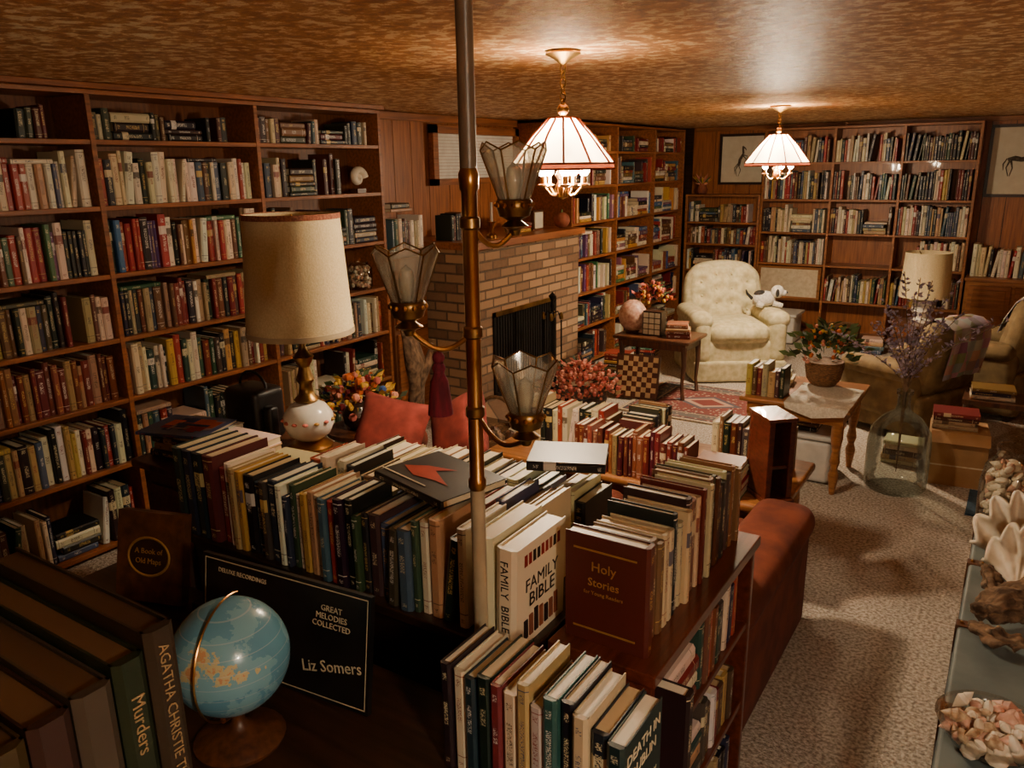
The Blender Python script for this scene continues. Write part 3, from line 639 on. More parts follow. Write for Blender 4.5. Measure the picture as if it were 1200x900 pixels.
tl2("Holy",.03,zA+.17,m_gold); tl2("Stories",.026,zA+.135,m_gold); tl2("for Young Readers",.012,zA+.115,m_gold); b.box((-.725,1.3435,zA+.03),(-.58,1.3445,zA+.034),m_gold); b.box((-.725,1.3435,zA+.215),(-.58,1.3445,zA+.219),m_gold)
b.obj("cover_lettering",smooth=False,parent=o)
# ---------------------------------------------------------------- desk
b=MB(); b.box((-2.1,.5,.735),(-.40,1.14,.765),m_dark); b.box((-2.07,.53,0),(-2.04,1.12,.735),m_dark); b.box((-.44,.53,0),(-.415,1.12,.735),m_dark); b.box((-2.04,1.10,.2),(-.44,1.12,.735),m_dark)
b.obj("writing_desk",smooth=False,bevel=.003)
k=BK(); x=-.80; cols=[(24,26,30),(210,196,170),(34,44,52),(28,28,34),(110,44,38),(200,184,152),(170,142,98),(184,174,156),(44,66,64),(30,28,28),(190,166,124),(34,34,38)]
i=0
while x<-.49:
    t=R.uniform(.02,.034); h=R.uniform(.20,.245); k.book(faceY(x,.972+R.uniform(0,.012),.7655),t,R.uniform(.138,.15),h,cols[i%len(cols)]); x+=t+.002; i+=1
k.book(faceY(x,.97,.7655),.032,.15,.2,(28,28,30),(200,190,160),seed=.4); xe=x+.032
o=k.obj("row_of_books")
b=MB()
for s_,z in (("DEATH IN",.92),("DUBLIN",.885)): b.text(s_,.03,Matrix.Translation((xe+.0005,1.045,z))@TX,m_text)
b.text("BARTHOLOMEW",.015,Matrix.Translation((xe+.0005,1.045,.83))@TX,m_text)
b.obj("cover_lettering",smooth=False,parent=o)
gx,gy,gz,gr=-1.185,.815,.955,.1115
b=MB(); b.ball((gx,gy,gz),gr,m_globe(),48,24); o=b.obj("desk_globe",origin=(gx,gy,gz))
b=MB(); P=[]
for q in range(25):
    a=-pi/2+pi*q/24; v=Vector((math.cos(a),0,math.sin(a))); v.rotate(Matrix.Rotation(-.41,3,'Y')); v.rotate(Matrix.Rotation(-1.2,3,'Z')); P.append(Vector((gx,gy,gz))+v*(gr+.008))
b.tube(P,.0022,m_brass,6)
b.lathe([(.085,0),(.088,.008),(.07,.018),(.03,.028),(.014,.045),(.012,.06),(.018,.07)],m_walnut,(gx,gy,.7655),24); b.cyl((gx,gy,.83),(P[0]),.006,m_brass)
b.obj("globe_stand",parent=o)
b=MB(); b.T=Matrix.Translation((-1.48,.945,.768))@Matrix.Rotation(math.radians(6),4,'Z')@Matrix.Rotation(math.radians(-9),4,'X')
b.box((0,0,0),(.47,.012,.255),m_black)
for a_,c_ in (((.008,-.0006,.008),(.462,0,.010)),((.008,-.0006,.245),(.462,0,.247)),((.008,-.0006,.01),(.0095,0,.245)),((.4605,-.0006,.01),(.462,0,.245))): b.box(a_,c_,m_text)
b.text("Liz Somers",.036,Matrix.Translation((.375,-.001,.07))@Matrix.Rotation(pi/2,4,'X')@Matrix.Rotation(.2,4,'Z'),m_text)
b.text("GREAT\nMELODIES\nCOLLECTED",.018,Matrix.Translation((.37,-.001,.2))@Matrix.Rotation(pi/2,4,'X'),m_text); b.text("DELUXE RECORDINGS",.014,Matrix.Translation((.12,-.001,.22))@Matrix.Rotation(pi/2,4,'X'),m_text)
b.obj("black_album_box",smooth=False)
b=MB(); b.T=Matrix.Translation((-1.90,.99,.773))@Matrix.Rotation(math.radians(18),4,'Z')@Matrix.Rotation(math.radians(-14),4,'X')
b.box((0,0,0),(.2,.03,.235),m_leather); b.T=b.T@Matrix.Translation((.1,-.002,.12))@Matrix.Rotation(pi/2,4,'X'); b.lathe([(.0,0),(.062,0),(.062,.002),(0,.002)],m_dark,(0,0,0),28,sy=.8); b.lathe([(.058,.002),(.062,.004),(.066,.002)],m_gold,(0,0,0),28,cap=False,sy=.8)
b.text("A Book of",.02,Matrix.Translation((0,.008,.003)),m_gold); b.text("Old Maps",.02,Matrix.Translation((0,-.018,.003)),m_gold)
b.obj("antique_book_box",smooth=False)
b=MB(); b.rbox((-1.48,1.07,.80),(.28,.1,.068),.01,m_black,n=1); b.obj("black_tray")
b=MB(); b.box((-1.15,.1,0),(-.62,.40,1.19),m_dark); b.box((-1.16,.09,1.19),(-.61,.41,1.21),m_dark); b.obj("tall_cabinet",smooth=False,bevel=.003)
k=BK(); y=.375
for t,h,w,c,g in ((.03,.24,.28,(46,29,19),(68,46,29)),(.03,.225,.27,(27,24,24),(96,70,45)),(.035,.215,.27,(68,48,32),(80,57,36)),(.035,.21,.26,(42,25,17),(96,70,45)),(.04,.205,.26,(56,39,26),(74,52,32)),(.03,.2,.25,(26,22,22),(96,70,45))):
    y-=t+.002; k.book(faceX(-.625,y,1.2105),t,w,h,c,0,seed=.5,pg=g)
o=k.obj("omnibus_books")
b=MB(); TXd=TX@Matrix.Rotation(-pi/2,4,'Z'); m_textm=M("faded_lettering",(136,110,74),rough=.7)
b.text("AGATHA CHRISTIE THE",.0145,Matrix.Translation((-.6183,.353,1.435))@TXd,m_textm,align='LEFT'); b.text("Murders",.018,Matrix.Translation((-.6183,.321,1.40))@TXd,m_textm,align='LEFT')
b.obj("cover_lettering",smooth=False,parent=o)
# ---------------------------------------------------------------- tension pole lamp
px,py=-.85,1.176; b=MB(); r=.0145
b.lathe([(.028,0),(.028,.01),(r,.03),(r,1.24)],m_creamen,(px,py,0),20)
b.lathe([(r,1.24),(r+.003,1.245),(r+.003,1.26),(r,1.265),(r,1.81),(r+.003,1.815),(r+.004,1.84),(r,1.85)],m_brass,(px,py,0),20)
b.lathe([(r+.0008,1.85),(r+.0008,2.21),(.03,2.235),(.03,2.25)],m_taupe,(px,py,0),20)
def tulip(c,att):
    cx,cy,cz=c; n=6
    b.tube([(px+(cx-px)*t,py+(cy-py)*t,att+(cz-.035-att)*t-.035*math.sin(pi*t)) for t in [i/10 for i in range(11)]],.005,m_brass,8)
    b.lathe([(.008,-.045),(.012,-.035),(.026,-.028),(.012,-.018),(.028,-.01),(.031,.0),(.024,.008)],m_oldbrass,(cx,cy,cz),20)
    b.lathe([(.031,.0),(.033,.004),(.033,.016),(.03,.02)],m_oldbrass,(cx,cy,cz),20,cap=False)
    for q in range(12):
        a=2*pi*q/12; b.ball((cx+.033*math.cos(a),cy+.033*math.sin(a),cz+.01),.005,m_brass,6,4)
    b.lathe([(.01,.02),(.012,.03),(.016,.05),(.012,.075),(0,.085)],m_bulboff,(cx,cy,cz),12)
    for q in range(n):
        a0=2*pi*(q-.5)/n+.2; a1=a0+2*pi/n; am=(a0+a1)/2
        z0,z1=.012,.105; r0,r1=.026,.06
        A=(cx+r0*math.cos(a0),cy+r0*math.sin(a0),cz+z0); B=(cx+r0*math.cos(a1),cy+r0*math.sin(a1),cz+z0)
        Cc=(cx+r1*math.cos(a1),cy+r1*math.sin(a1),cz+z1); D=(cx+r1*math.cos(a0),cy+r1*math.sin(a0),cz+z1); E=(cx+r1*math.cos(am),cy+r1*math.sin(am),cz+z1+.014)
        ctr=Vector((sum(p[i] for p in (A,B,Cc,D)) /4 for i in range(3)))
        inn=[ctr+(Vector(p)-ctr)*.72+Vector((math.cos(am),math.sin(am),0))*.003 for p in (A,B,Cc,E,D)]
        O=[Vector(p) for p in (A,B,Cc,E,D)]
        b.add(O+inn,[(i,(i+1)%5,5+(i+1)%5,5+i) for i in range(5)]+[(5,6,7,8,9)],m_glass)
        b.tube([A,D],.0018,m_oldbrass,5); b.tube([D,E,Cc],.0016,m_oldbrass,5)
tulip((-.795,1.239,1.775),1.755); tulip((-.935,1.094,1.60),1.555); tulip((-.725,1.159,1.405),1.40)
for z in (1.755,1.555,1.40): b.lathe([(r,-.012),(r+.004,-.008),(r+.004,.008),(r,.012)],m_oldbrass,(px,py,z),20,cap=False)
o=b.obj("tension_pole_lamp",recalc=False)
b=MB(); tx,ty,tz=-.898,1.13,1.565
b.tube([(tx,ty,tz-.035),(tx,ty,tz-.05)],.003,m_wine,6); b.ball((tx,ty,tz-.055),.012,m_wine); b.lathe([(.009,-.065),(.013,-.075),(.01,-.085),(.017,-.1),(.024,-.165),(.0,-.166)],m_wine,(tx,ty,tz),18,cap=False)
b.obj("tassel",parent=o)
# ---------------------------------------------------------------- left cabinet, lamp, stacks
b=MB(); b.box((-2.80,1.60,.76),(-2.06,2.15,.79),m_walnut); b.box((-2.77,1.63,0),(-2.09,2.12,.76),m_walnut); b.box((-2.74,1.62,.08),(-2.45,1.63,.7),m_cherry); b.box((-2.42,1.62,.08),(-2.12,1.63,.7),m_cherry); b.obj("side_cabinet",smooth=False,bevel=.004)
b=MB(); lx,ly,lz=-2.29,2.05,.791
b.lathe([(.085,0),(.088,.012),(.07,.025),(.045,.035)],m_brass,(lx,ly,lz),24)
b.lathe([(.045,.035),(.08,.06),(.098,.10),(.095,.14),(.07,.175),(.04,.19)],m_white,(lx,ly,lz),28)
b.lathe([(.042,.19),(.05,.2),(.03,.22),(.024,.26),(.036,.28),(.028,.30),(.02,.33),(.032,.35),(.04,.37),(.022,.39),(.012,.41),(.012,.56),(.02,.58),(.01,.6)],m_oldbrass,(lx,ly,lz),20)
for q in range(14): b.ball((lx+.095*math.cos(q*.45),ly+.095*math.sin(q*.45),lz+.12),.012,R.choice([m_gold,m_pink]),8,5,(1,1,.6))
zb,zt=.465,.905
b.lathe([(.20,zb),(.175,zt)],m_shade,(lx,ly,lz),48,cap=False); b.lathe([(.173,zt),(.198,zb)],m_shade,(lx,ly,lz),48,cap=False)
for rr_,zz in ((.203,zb+.006),(.178,zt-.006)): b.lathe([(rr_-.004,-.01),(rr_,-.01),(rr_-.001,.01),(rr_-.004,.01)],m_trimred if zz>.6 else m_creamen,(lx,ly,lz+zz),48,cap=False)
for q in range(3):
    a=q*2.094; b.tube([(lx,ly,lz+zt-.03),(lx+.174*math.cos(a),ly+.174*math.sin(a),lz+zt-.01)],.0025,m_brass,5)
b.cyl((lx,ly,lz+.6),(lx,ly,lz+zt),.004,m_brass); b.obj("table_lamp",recalc=False)
b=MB(); b.rbox((-2.58,2.03,.9),(.2,.16,.22),.03,m_black,n=2); b.tube([(-2.58+.08*math.cos(t),2.03,1.0+.07*math.sin(t)) for t in [pi*i/8 for i in range(9)]],.006,m_black); b.rbox((-2.45,2.0,.87),(.05,.05,.16),.015,m_black,n=1); b.obj("camera_bag")
k=BK(); z=k.pile(MT((-2.76,1.66,.7905),.12),4,.3,.23,'mix',.03)
k.book(MT((-2.45,1.68,.7905+z),.3)@HZ,.012,.22,.29,(60,90,150),(200,60,50)); k.pile(MT((-2.42,1.63,.7905),.06),5,.27,.2,'light',.03); o=k.obj("stack_of_books")
b=MB(); b.T=MT((-2.61,1.76,.7905+z+.0125),.3)
for q in range(26): b.box((R.uniform(-.11,.07),R.uniform(-.09,.05),0),(R.uniform(-.09,.11),R.uniform(-.07,.08),.0004+q*.00001),R.choice([m_textr,m_blue,m_orange,m_purple]))
b.obj("cover_art",smooth=False,parent=o)
# ---------------------------------------------------------------- sofa
b=MB(); sx0,sx1,sy0,sy1=-2.72,-.565,2.17,3.06
b.rbox(((sx0+sx1)/2,(sy0+sy1)/2,.2),(sx1-sx0-.04,sy1-sy0-.04,.32),.04,m_rust,n=6)
b.rbox(((sx0+sx1)/2,sy0+.14,.34),(sx1-sx0-.06,.26,.52),.11,m_rust,n=8)
for q in range(3):
    w=(sx1-sx0-.44)/3; cx=sx0+.22+w*(q+.5)
    b.rbox((cx,sy0+.56,.38),(w-.01,.62,.14),.05,m_rust,puff=.015,n=5); b.rbox((cx,sy0+.31,.48),(w-.02,.2,.26),.08,m_rust,puff=.02,n=5)
for cx in (sx0+.11,sx1-.11):
    b.rbox((cx,(sy0+sy1)/2,.27),(.2,sy1-sy0,.48),.05,m_rust,n=5); b.rbox((cx,(sy0+sy1)/2,.49),(.24,sy1-sy0+.01,.14),.069,m_rust,n=5)
b.rbox((sx1-.2,sy0+.12,.60),(.28,.2,.2),.09,m_rust,puff=.02,n=6)
for x_ in (sx0+.1,sx1-.1):
    for y_ in (sy0+.08,sy1-.08): b.cyl((x_,y_,0),(x_,y_,.05),.03,m_dark)
b.obj("sofa")
def pillow(name,c,s,rx,rz,m,ry=0):
    b=MB(); b.T=Matrix.Translation(c)@Matrix.Rotation(rz,4,'Z')@Matrix.Rotation(rx,4,'X')@Matrix.Rotation(ry,4,'Y'); n=16
    for sg in (-1,1):
        vs=[]
        for i in range(n+1):
            for j in range(n+1):
                u,v=2*i/n-1,2*j/n-1; w=max(0,(1-u**4)*(1-v**4))**.6
                k_=1-.07*(1-abs(u)**2)*(abs(v)**3); k2=1-.07*(1-abs(v)**2)*(abs(u)**3)
                vs.append((u*s*.5*k2,sg*w*.075,v*s*.5*k_))
        b.add(vs,[(i*(n+1)+j,(i+1)*(n+1)+j,(i+1)*(n+1)+j+1,i*(n+1)+j+1) for i in range(n) for j in range(n)],m)
    return b.obj(name)
pillow("throw_pillow",(-2.44,2.68,.64),.35,-.5,.45,m_rustp,.2); pillow("throw_pillow",(-2.15,2.84,.65),.35,-.45,-.3,m_rustp,-.6)
# ---------------------------------------------------------------- sculpture, flowers, basket, shell near hearth
b=MB(); b.lathe([(.12,0),(.12,.02),(.05,.04)],m_walnut,(-2.9,3.45,0),20); b.tube([(-2.9,3.45,.03),(-2.92,3.43,.3),(-2.9,3.42,.5),(-2.85,3.38,.65),(-2.84,3.36,.8),(-2.87,3.36,.92),(-2.92,3.37,.97)],[.035,.04,.05,.045,.06,.045,.02],m_drift,10); b.tube([(-2.85,3.38,.62),(-2.78,3.4,.78),(-2.76,3.42,.9)],[.03,.025,.01],m_drift,8); b.obj("driftwood_sculpture")
b=MB(); fx,fy=-2.92,2.97
b.lathe([(.17,.47),(.18,.48),(.18,.5),(.17,.5)],m_walnut,(fx,fy,0),28); b.lathe([(.12,0),(.12,.02),(.03,.05),(.025,.25),(.04,.3),(.03,.47)],m_walnut,(fx,fy,0),16); b.obj("pedestal_table")
def bouquet(name,c,rad,n,pot,leafm,flm,zc,fs=(.012,.024),ratio=2,lw=.014,ll=.06,sx=1.1):
    b=MB(); b.lathe(pot[0],pot[1],c,20)
    for q in range(n):
        a,e=R.uniform(0,2*pi),R.uniform(.08,pi/2); rr_=R.uniform(rad*.5,rad); p=Vector((c[0]+rr_*math.cos(a)*math.cos(e)*sx,c[1]+rr_*math.sin(a)*math.cos(e)*sx,c[2]+zc+rr_*math.sin(e)))
        if q%ratio: b.leaf(p,(math.cos(a),math.sin(a),R.uniform(.1,1)),ll,lw,R.choice(leafm))
        else: b.ball(p,R.uniform(*fs),R.choice(flm),6,4)
    return b.obj(name)
bouquet("flower_arrangement",(fx,fy,.501),.21,260,([(.05,0),(.08,.03),(.09,.08),(.06,.13)],m_dark),[m_green,m_dgreen,m_yel],[m_yel,m_orange,m_pink,m_blue,m_red,m_coralf,m_yel],.1)
b=MB(); b.lathe([(.13,0),(.18,.08),(.19,.2),(.18,.21),(.165,.19),(.15,.05)],m_basket,(-2.72,4.0,0),24); b.tube([(-2.72+.18*math.cos(t),4.0,.2+.24*math.sin(t)) for t in [pi*i/14 for i in range(15)]],.012,m_basket,8)
for q in range(8): b.ball((-2.72+R.uniform(-.1,.1),4.0+R.uniform(-.1,.1),.17),.05,R.choice([m_drift,m_leather,m_paper]),8,5,noise=.1)
b.obj("handled_basket")
b=MB(); b.T=Matrix.Translation((-2.72,3.62,.34))@Matrix.Rotation(1.0,4,'X'); b.lathe([(0,-.01),(.08,0),(.12,.03),(.125,.035),(.08,.01),(0,0)],m_shellw,seg=24,cap=False); b.T=Matrix.Identity(4); b.lathe([(.09,0),(.09,.2),(.06,.27)],m_walnut,(-2.72,3.66,0),16); b.obj("shell_dish")
# ---------------------------------------------------------------- long coffee table with books
b=MB(); tx0,tx1,ty0,ty1,tz=-2.2,-.72,3.12,3.78,.46
b.rbox(((tx0+tx1)/2,(ty0+ty1)/2,tz-.02),(tx1-tx0,ty1-ty0,.04),.015,m_oak,n=3); b.box((tx0+.05,ty0+.05,tz-.1),(tx1-.05,ty1-.05,tz-.04),m_oak); b.box((tx0+.08,ty0+.08,.14),(tx1-.08,ty1-.08,.16),m_oak)
for x_ in (tx0+.08,tx1-.08):
    for y_ in (ty0+.08,ty1-.08): b.lathe([(.018,0),(.024,.03),(.03,.1),(.022,.14),(.032,.2),(.034,.3),(.028,.38)],m_oak,(x_,y_,0),14)
b.obj("coffee_table")
k=BK(); k.row(faceY(-1.70,3.14,tz+.0005),.58,.235,.15,'red',tr=(.018,.03),piles=0,gap=0,lean=.04,hr=(.82,1))
k.row(faceY(-2.12,3.35,tz+.0005),.5,.25,.17,'light',tr=(.02,.04),piles=0,gap=.03,lean=.2); k.row(faceX(-1.42,3.42,tz+.0005),.3,.24,.17,'dark',piles=0,gap=0)
k.obj("row_of_books")
k=BK(); z=k.pile(MT((-1.11,3.14,tz+.0005),.04),5,.22,.16,'color',.04); k.row(faceY(-1.15,3.50,tz+.0005),.38,.25,.16,'dark',piles=0,gap=0); k.obj("stack_of_books")
b=MB(); b.T=MT((-.805,3.26,tz),.75)
b.box((-.065,-.1,0),(.065,.11,.02),m_cherry); b.box((-.06,-.08,.02),(-.035,.1,.36),m_cherry); b.box((.035,-.08,.02),(.06,.1,.36),m_cherry); b.box((-.06,.08,.02),(.06,.1,.36),m_cherry); b.box((-.065,-.085,.36),(.065,.105,.375),m_cherry); b.box((-.035,-.07,.15),(.035,.08,.165),m_cherry)
b.obj("wooden_bookend_box",smooth=False,bevel=.003)
# ---------------------------------------------------------------- rug, armchair, little table
b=MB(); b.box((-2.55,5.42,0),(-1.43,6.42,.012),m_rug()); b.obj("persian_rug",smooth=False,origin=(-1.99,5.92,0))
def armchair(name,c,rz,m,tuft=True,skirt=True,s=1,throw=False):
    b=MB(); b.T=Matrix.Translation(c)@Matrix.Rotation(rz,4,'Z')@Matrix.Scale(s,4)   # faces -Y locally
    b.rbox((0,.02,.21),(.74,.72,.34),.05,m,n=5); b.rbox((0,-.06,.42),(.52,.62,.17),.07,m,puff=.025,n=6)
    if skirt: b.rbox((0,.01,.1),(.80,.78,.18),.02,m,n=10,disp=lambda o,d,sg:o+Vector((math.sin(o[1]*60)*.006 if abs(o[0])>.35 else 0,math.sin(o[0]*60)*.006 if abs(o[1])>.35 else 0,0)))
    for sx in (-1,1):
        b.rbox((sx*.33,-.02,.36),(.16,.70,.40),.07,m,n=5); b.rbox((sx*.335,-.03,.54),(.20,.68,.15),.074,m,n=5)
    btn=[(x*.14,z*.13+(.065 if abs(x)==.5 else 0)) for x in (-1.5,-.5,.5,1.5) for z in (-1,0,1)]
    T0=b.T; b.T=T0@Matrix.Translation((0,.30,.66))@Matrix.Rotation(-.22,4,'X')
    def dsp(o,d,sg):
        z=o[2]
        if z>.1: o=Vector((o[0]*(1-.9*(z-.1)**2*2.2),o[1],z-.35*abs(o[0])**2.2))
        if tuft and d==1 and sg<0:
            for q in btn: o[1]+=.05*math.exp(-((o[0]-q[0])**2+(o[2]-q[1])**2)/.0018)
        return o
    b.rbox((0,0,0),(.68,.22,.62),.1,m,puff=.025,n=22 if tuft else 8,disp=dsp)
    if tuft:
        for q in btn: b.ball((q[0],-.090,q[1]),.011,m,8,5)
    Tb=b.T.copy(); b.T=T0
    for sx in (-.32,.32):
        for sy in (-.3,.3): b.cyl((sx,sy,0),(sx,sy,.06),.025,m_dark)
    o=b.obj(name)
    if throw:
        b=MB(); b.T=Tb; vs=[]; prof=[(.165,-.1),(.165,.05),(.15,.2),(.12,.30),(.04,.335),(-.06,.32),(-.12,.24),(-.15,.1),(-.16,-.02)]
        for i in range(13):
            x=-.24+.04*i
            for y_,z_ in prof: vs.append((x+.01*math.sin(z_*20),y_+.006*math.sin(x*40)*(1 if y_>0 else -1),z_-.35*abs(x)**2.2+.004*math.cos(x*30)))
        n=len(prof); b.add(vs,[(i*n+j,(i+1)*n+j,(i+1)*n+j+1,i*n+j+1) for i in range(12) for j in range(n-1)],m_quilt())
        b.obj("quilt_throw",recalc=False,parent=o)
    return o
armchair("armchair",(-2.18,6.98,0),math.radians(34),m_cream)
b=MB(); b.T=MT((-1.92,7.10,.615),.5)@Matrix.Scale(1.15,4)
b.ball((0,0,.06),.07,m_plush,14,9,(1.3,.9,.9)); b.ball((.09,-.03,.12),.05,m_plush,12,8); b.ball((.135,-.04,.11),.024,m_plush,10,6); b.ball((.157,-.045,.115),.008,m_plushb,8,5)
for s_ in (-1,1): b.ball((.08,-.03+s_*.045,.115),.022,m_plushb,8,6,(.7,.5,1.4)); b.tube([(.06,s_*.04,.03),(.13,s_*.05,.012)],[.022,.018],m_plush,8); b.tube([(-.06,s_*.05,.03),(-.02,s_*.07,.012)],[.028,.018],m_plush,8)
b.ball((-.03,0,.1),.045,m_plushb,10,6,(1.2,1,.6)); b.tube([(-.09,0,.06),(-.13,.01,.1),(-.14,.01,.13)],[.014,.01,.005],m_plushb,6)
b.obj("plush_dog")
b=MB(); ax0,ax1,ay0,ay1,az=-2.80,-2.14,5.84,6.28,.50
b.rbox(((ax0+ax1)/2,(ay0+ay1)/2,az-.015),(ax1-ax0,ay1-ay0,.03),.012,m_walnut,n=2); b.box((ax0+.04,ay0+.04,az-.09),(ax1-.04,ay1-.04,az-.03),m_walnut)
for x_ in (ax0+.06,ax1-.06):
    for y_ in (ay0+.06,ay1-.06): b.tube([(x_,y_,az-.06),(x_+.01,y_-.01,.3),(x_-.005,y_,.12),(x_+.015,y_-.02,.013 if x_>-2.5 else 0)],[.026,.02,.014,.018],m_walnut,8)
b.obj("side_table")
k=BK(); k.pile(MT((-2.36,5.9,az+.0005),.3),4,.2,.15,'red',.04); k.obj("stack_of_books")
b=MB(); b.box((-2.58,5.95,az),(-2.42,6.05,az+.2),m_dark)
for i in range(3):
    for j in range(4): b.box((-2.573+i*.05,5.945,az+.012+j*.046),(-2.531+i*.05,5.95,az+.05+j*.046),m_paper)
b.obj("curio_box",smooth=False)
b=MB(); b.ball((-2.70,6.02,az+.14),.12,m_shellp,18,10,(1,1,1.12)); b.lathe([(.05,0),(.06,.01),(.04,.03)],m_walnut,(-2.70,6.02,az+.001),14); b.obj("ceramic_gourd")
bouquet("flower_arrangement",(-2.6,6.2,az+.001),.16,150,([(.05,0),(.07,.05),(.06,.14),(.04,.18)],m_dark),[m_dgreen,m_pink,m_red],[m_pink,m_yel,m_red,m_orange],.24)
b=MB(); b.T=Matrix.Translation((-2.53,5.72,.018))@Matrix.Rotation(math.radians(8),4,'Z')@Matrix.Rotation(math.radians(-14),4,'X')
b.box((-.18,0,0),(.18,.018,.36),m_walnut)
ms=(M("chess_light",(204,170,124),rough=.35),M("chess_dark",(88,46,30),rough=.35))
for i in range(8):
    for j in range(8): b.box((-.164+i*.041,-.001,.016+j*.041),(-.123+i*.041,0,.057+j*.041),ms[(i+j)%2])
b.obj("chessboard",smooth=False)
bouquet("dried_flower_arrangement",(-2.70,5.10,.001),.27,520,([(.12,0),(.17,.06),(.2,.16),(.19,.2),(.17,.19)],m_dark),[m_dgreen,m_coralf,m_pink],[m_pink,m_coralf,m_coralf,m_pink],.18,(.01,.022),2,.012,.06,1.15)
# ---------------------------------------------------------------- end table right with plant, books
b=MB(); ex0,ex1,ey0,ey1,ez=-1.32,-.70,4.48,5.12,.53
b.rbox(((ex0+ex1)/2,(ey0+ey1)/2,ez-.015),(ex1-ex0,ey1-ey0,.03),.012,m_oak,n=2); b.box((ex0+.04,ey0+.04,ez-.11),(ex1-.04,ey1-.04,ez-.03),m_oak)
for x_ in (ex0+.07,ex1-.07):
    for y_ in (ey0+.07,ey1-.07): b.lathe([(.015,0),(.02,.04),(.03,.12),(.018,.16),(.03,.2),(.02,.26),(.034,.34),(.034,.43)],m_oak,(x_,y_,0),14)
b.obj("end_table")
b=MB(); n=14; vs=[]
for i in range(n+1):
    for j in range(n+1):
        u,v=i/n,j/n; vs.append((-1.06+u*.35,4.50+v*.45,ez+.003+.002*math.sin(9*u+7*v)))
b.add(vs,[(i*(n+1)+j,(i+1)*(n+1)+j,(i+1)*(n+1)+j+1,i*(n+1)+j+1) for i in range(n) for j in range(n)],m_lace)
b.add([(-1.06,4.50,ez+.004),(-.71,4.50,ez+.004),(-.71,4.475,ez+.003),(-.73,4.472,ez-.04),(-.9,4.47,ez-.07),(-1.05,4.472,ez-.03),(-1.06,4.475,ez+.003)],[(0,1,2,6),(2,3,4,5,6)],m_lace); b.obj("lace_cloth")
k=BK(); k.row(faceY(-1.30,4.54,ez+.0005),.22,.2,.15,'mix',piles=0,gap=0,lean=0); k.pile(MT((-1.30,4.82,ez+.0005),.1),3,.2,.15,'light',.03); k.obj("stack_of_books")
bouquet("potted_plant",(-.95,4.96,ez+.006),.22,230,([(.07,0),(.1,.04),(.115,.12),(.11,.15),(.1,.145)],m_basket),[m_green,m_dgreen,m_green],[m_yel,m_orange,m_coralf],.15,(.01,.016),4,.018,.08,1)
b=MB(); b.rbox((-1.02,4.82,.14),(.42,.34,.26),.03,m_bin,n=2); b.rbox((-1.02,4.82,.29),(.45,.37,.03),.012,m_bin,n=2); b.obj("storage_bin")
k=BK(); k.pile(MT((-1.16,4.7,.3065),.0),3,.26,.2,'light',.025); k.obj("stack_of_books")
b=MB(); jx,jy=-.48,4.84
b.lathe([(r_*1.06,z_*1.08) for r_,z_ in [(.0,.0),(.14,.0),(.158,.02),(.16,.06),(.16,.27),(.15,.33),(.10,.40),(.04,.44),(.032,.47),(.032,.52),(.042,.53),(.042,.55),(.03,.55)]],m_jug,(jx,jy,0),36,cap=False)
o=b.obj("glass_jug",recalc=False)
b=MB()
for q in range(20):
    a=2*pi*q/20+R.uniform(-.2,.2); sp=R.uniform(.1,.48); hh=R.uniform(1.0,1.32)-sp*.4; P=[(jx,jy,.1),(jx+math.cos(a)*.01,jy+math.sin(a)*.01,.59)]
    for t in [i/6 for i in range(1,7)]: P.append((jx+math.cos(a)*sp*t**1.5,jy+math.sin(a)*sp*t**1.5,.60+(hh-.60)*t-.06*t*t*sp))
    b.tube(P,.0026,m_drift,4)
    for t in range(40):
        i=2+R.random()*(len(P)-3.01); i0=int(i); p=Vector(P[i0]).lerp(Vector(P[i0+1]),i-i0)
        b.leaf(p,(R.uniform(-1,1),R.uniform(-1,1),R.uniform(-.2,1)),R.uniform(.022,.038),.009,m_purple)
b.obj("lavender_stems",recalc=False,parent=o)
b=MB(); b.T=MT((-.20,5.16,0),.12)
b.box((-.15,-.13,0),(.15,.13,.33),m_card); b.box((-.151,-.131,.12),(.151,-.13,.128),m_paper); b.add([(-.15,-.13,.33),(.15,-.13,.33),(.15,-.2,.28),(-.15,-.2,.28)],[(0,1,2,3)],m_card); b.obj("cardboard_box",smooth=False)
k=BK(); k.pile(MT((-.34,5.06,.3305),.1),4,.24,.18,'red',.04); k.obj("stack_of_books")
b=MB(); b.box((-.1,4.62,0),(.5,5.0,.012),M("blue_rug",(50,74,92),(38,56,74),scale=60,rough=1)); b.obj("small_blue_rug",smooth=False)
armchair("tan_armchair",(-.60,6.12,0),math.radians(-118),m_tan,False,False,.86,True)
armchair("tan_armchair",(-.20,6.92,0),math.radians(-100),m_tan,False,False,.94,True)
b=MB(); b.lathe([(.22,.47),(.23,.48),(.23,.5),(.22,.5)],m_walnut,(-.70,7.6,0),28); b.lathe([(.16,0),(.16,.02),(.04,.06),(.03,.3),(.05,.4),(.03,.47)],m_walnut,(-.70,7.6,0),16); b.obj("pedestal_table")
b=MB(); b.lathe([(.08,0),(.08,.02),(.05,.04),(.09,.1),(.08,.18),(.03,.22),(.012,.24),(.012,.5)],m_white,(-.70,7.6,.501),20); b.lathe([(.2,.22),(.18,.60)],m_shade,(-.70,7.6,.5),40,cap=False); b.lathe([(.178,.60),(.198,.22)],m_shade,(-.70,7.6,.5),40,cap=False)
for q in range(3): a=q*2.094; b.tube([(-.70,7.6,1.0),(-.70+.18*math.cos(a),7.6+.18*math.sin(a),1.09)],.003,m_brass,5)
b.obj("table_lamp",recalc=False)
b=MB(); b.box((-.22,5.42,.40),(.2,5.72,.43),m_walnut)
for x_ in (-.19,.17):
    for y_ in (5.45,5.69): b.cyl((x_,y_,0),(x_,y_,.4),.018,m_walnut,.024)
b.obj("low_stool",smooth=False)
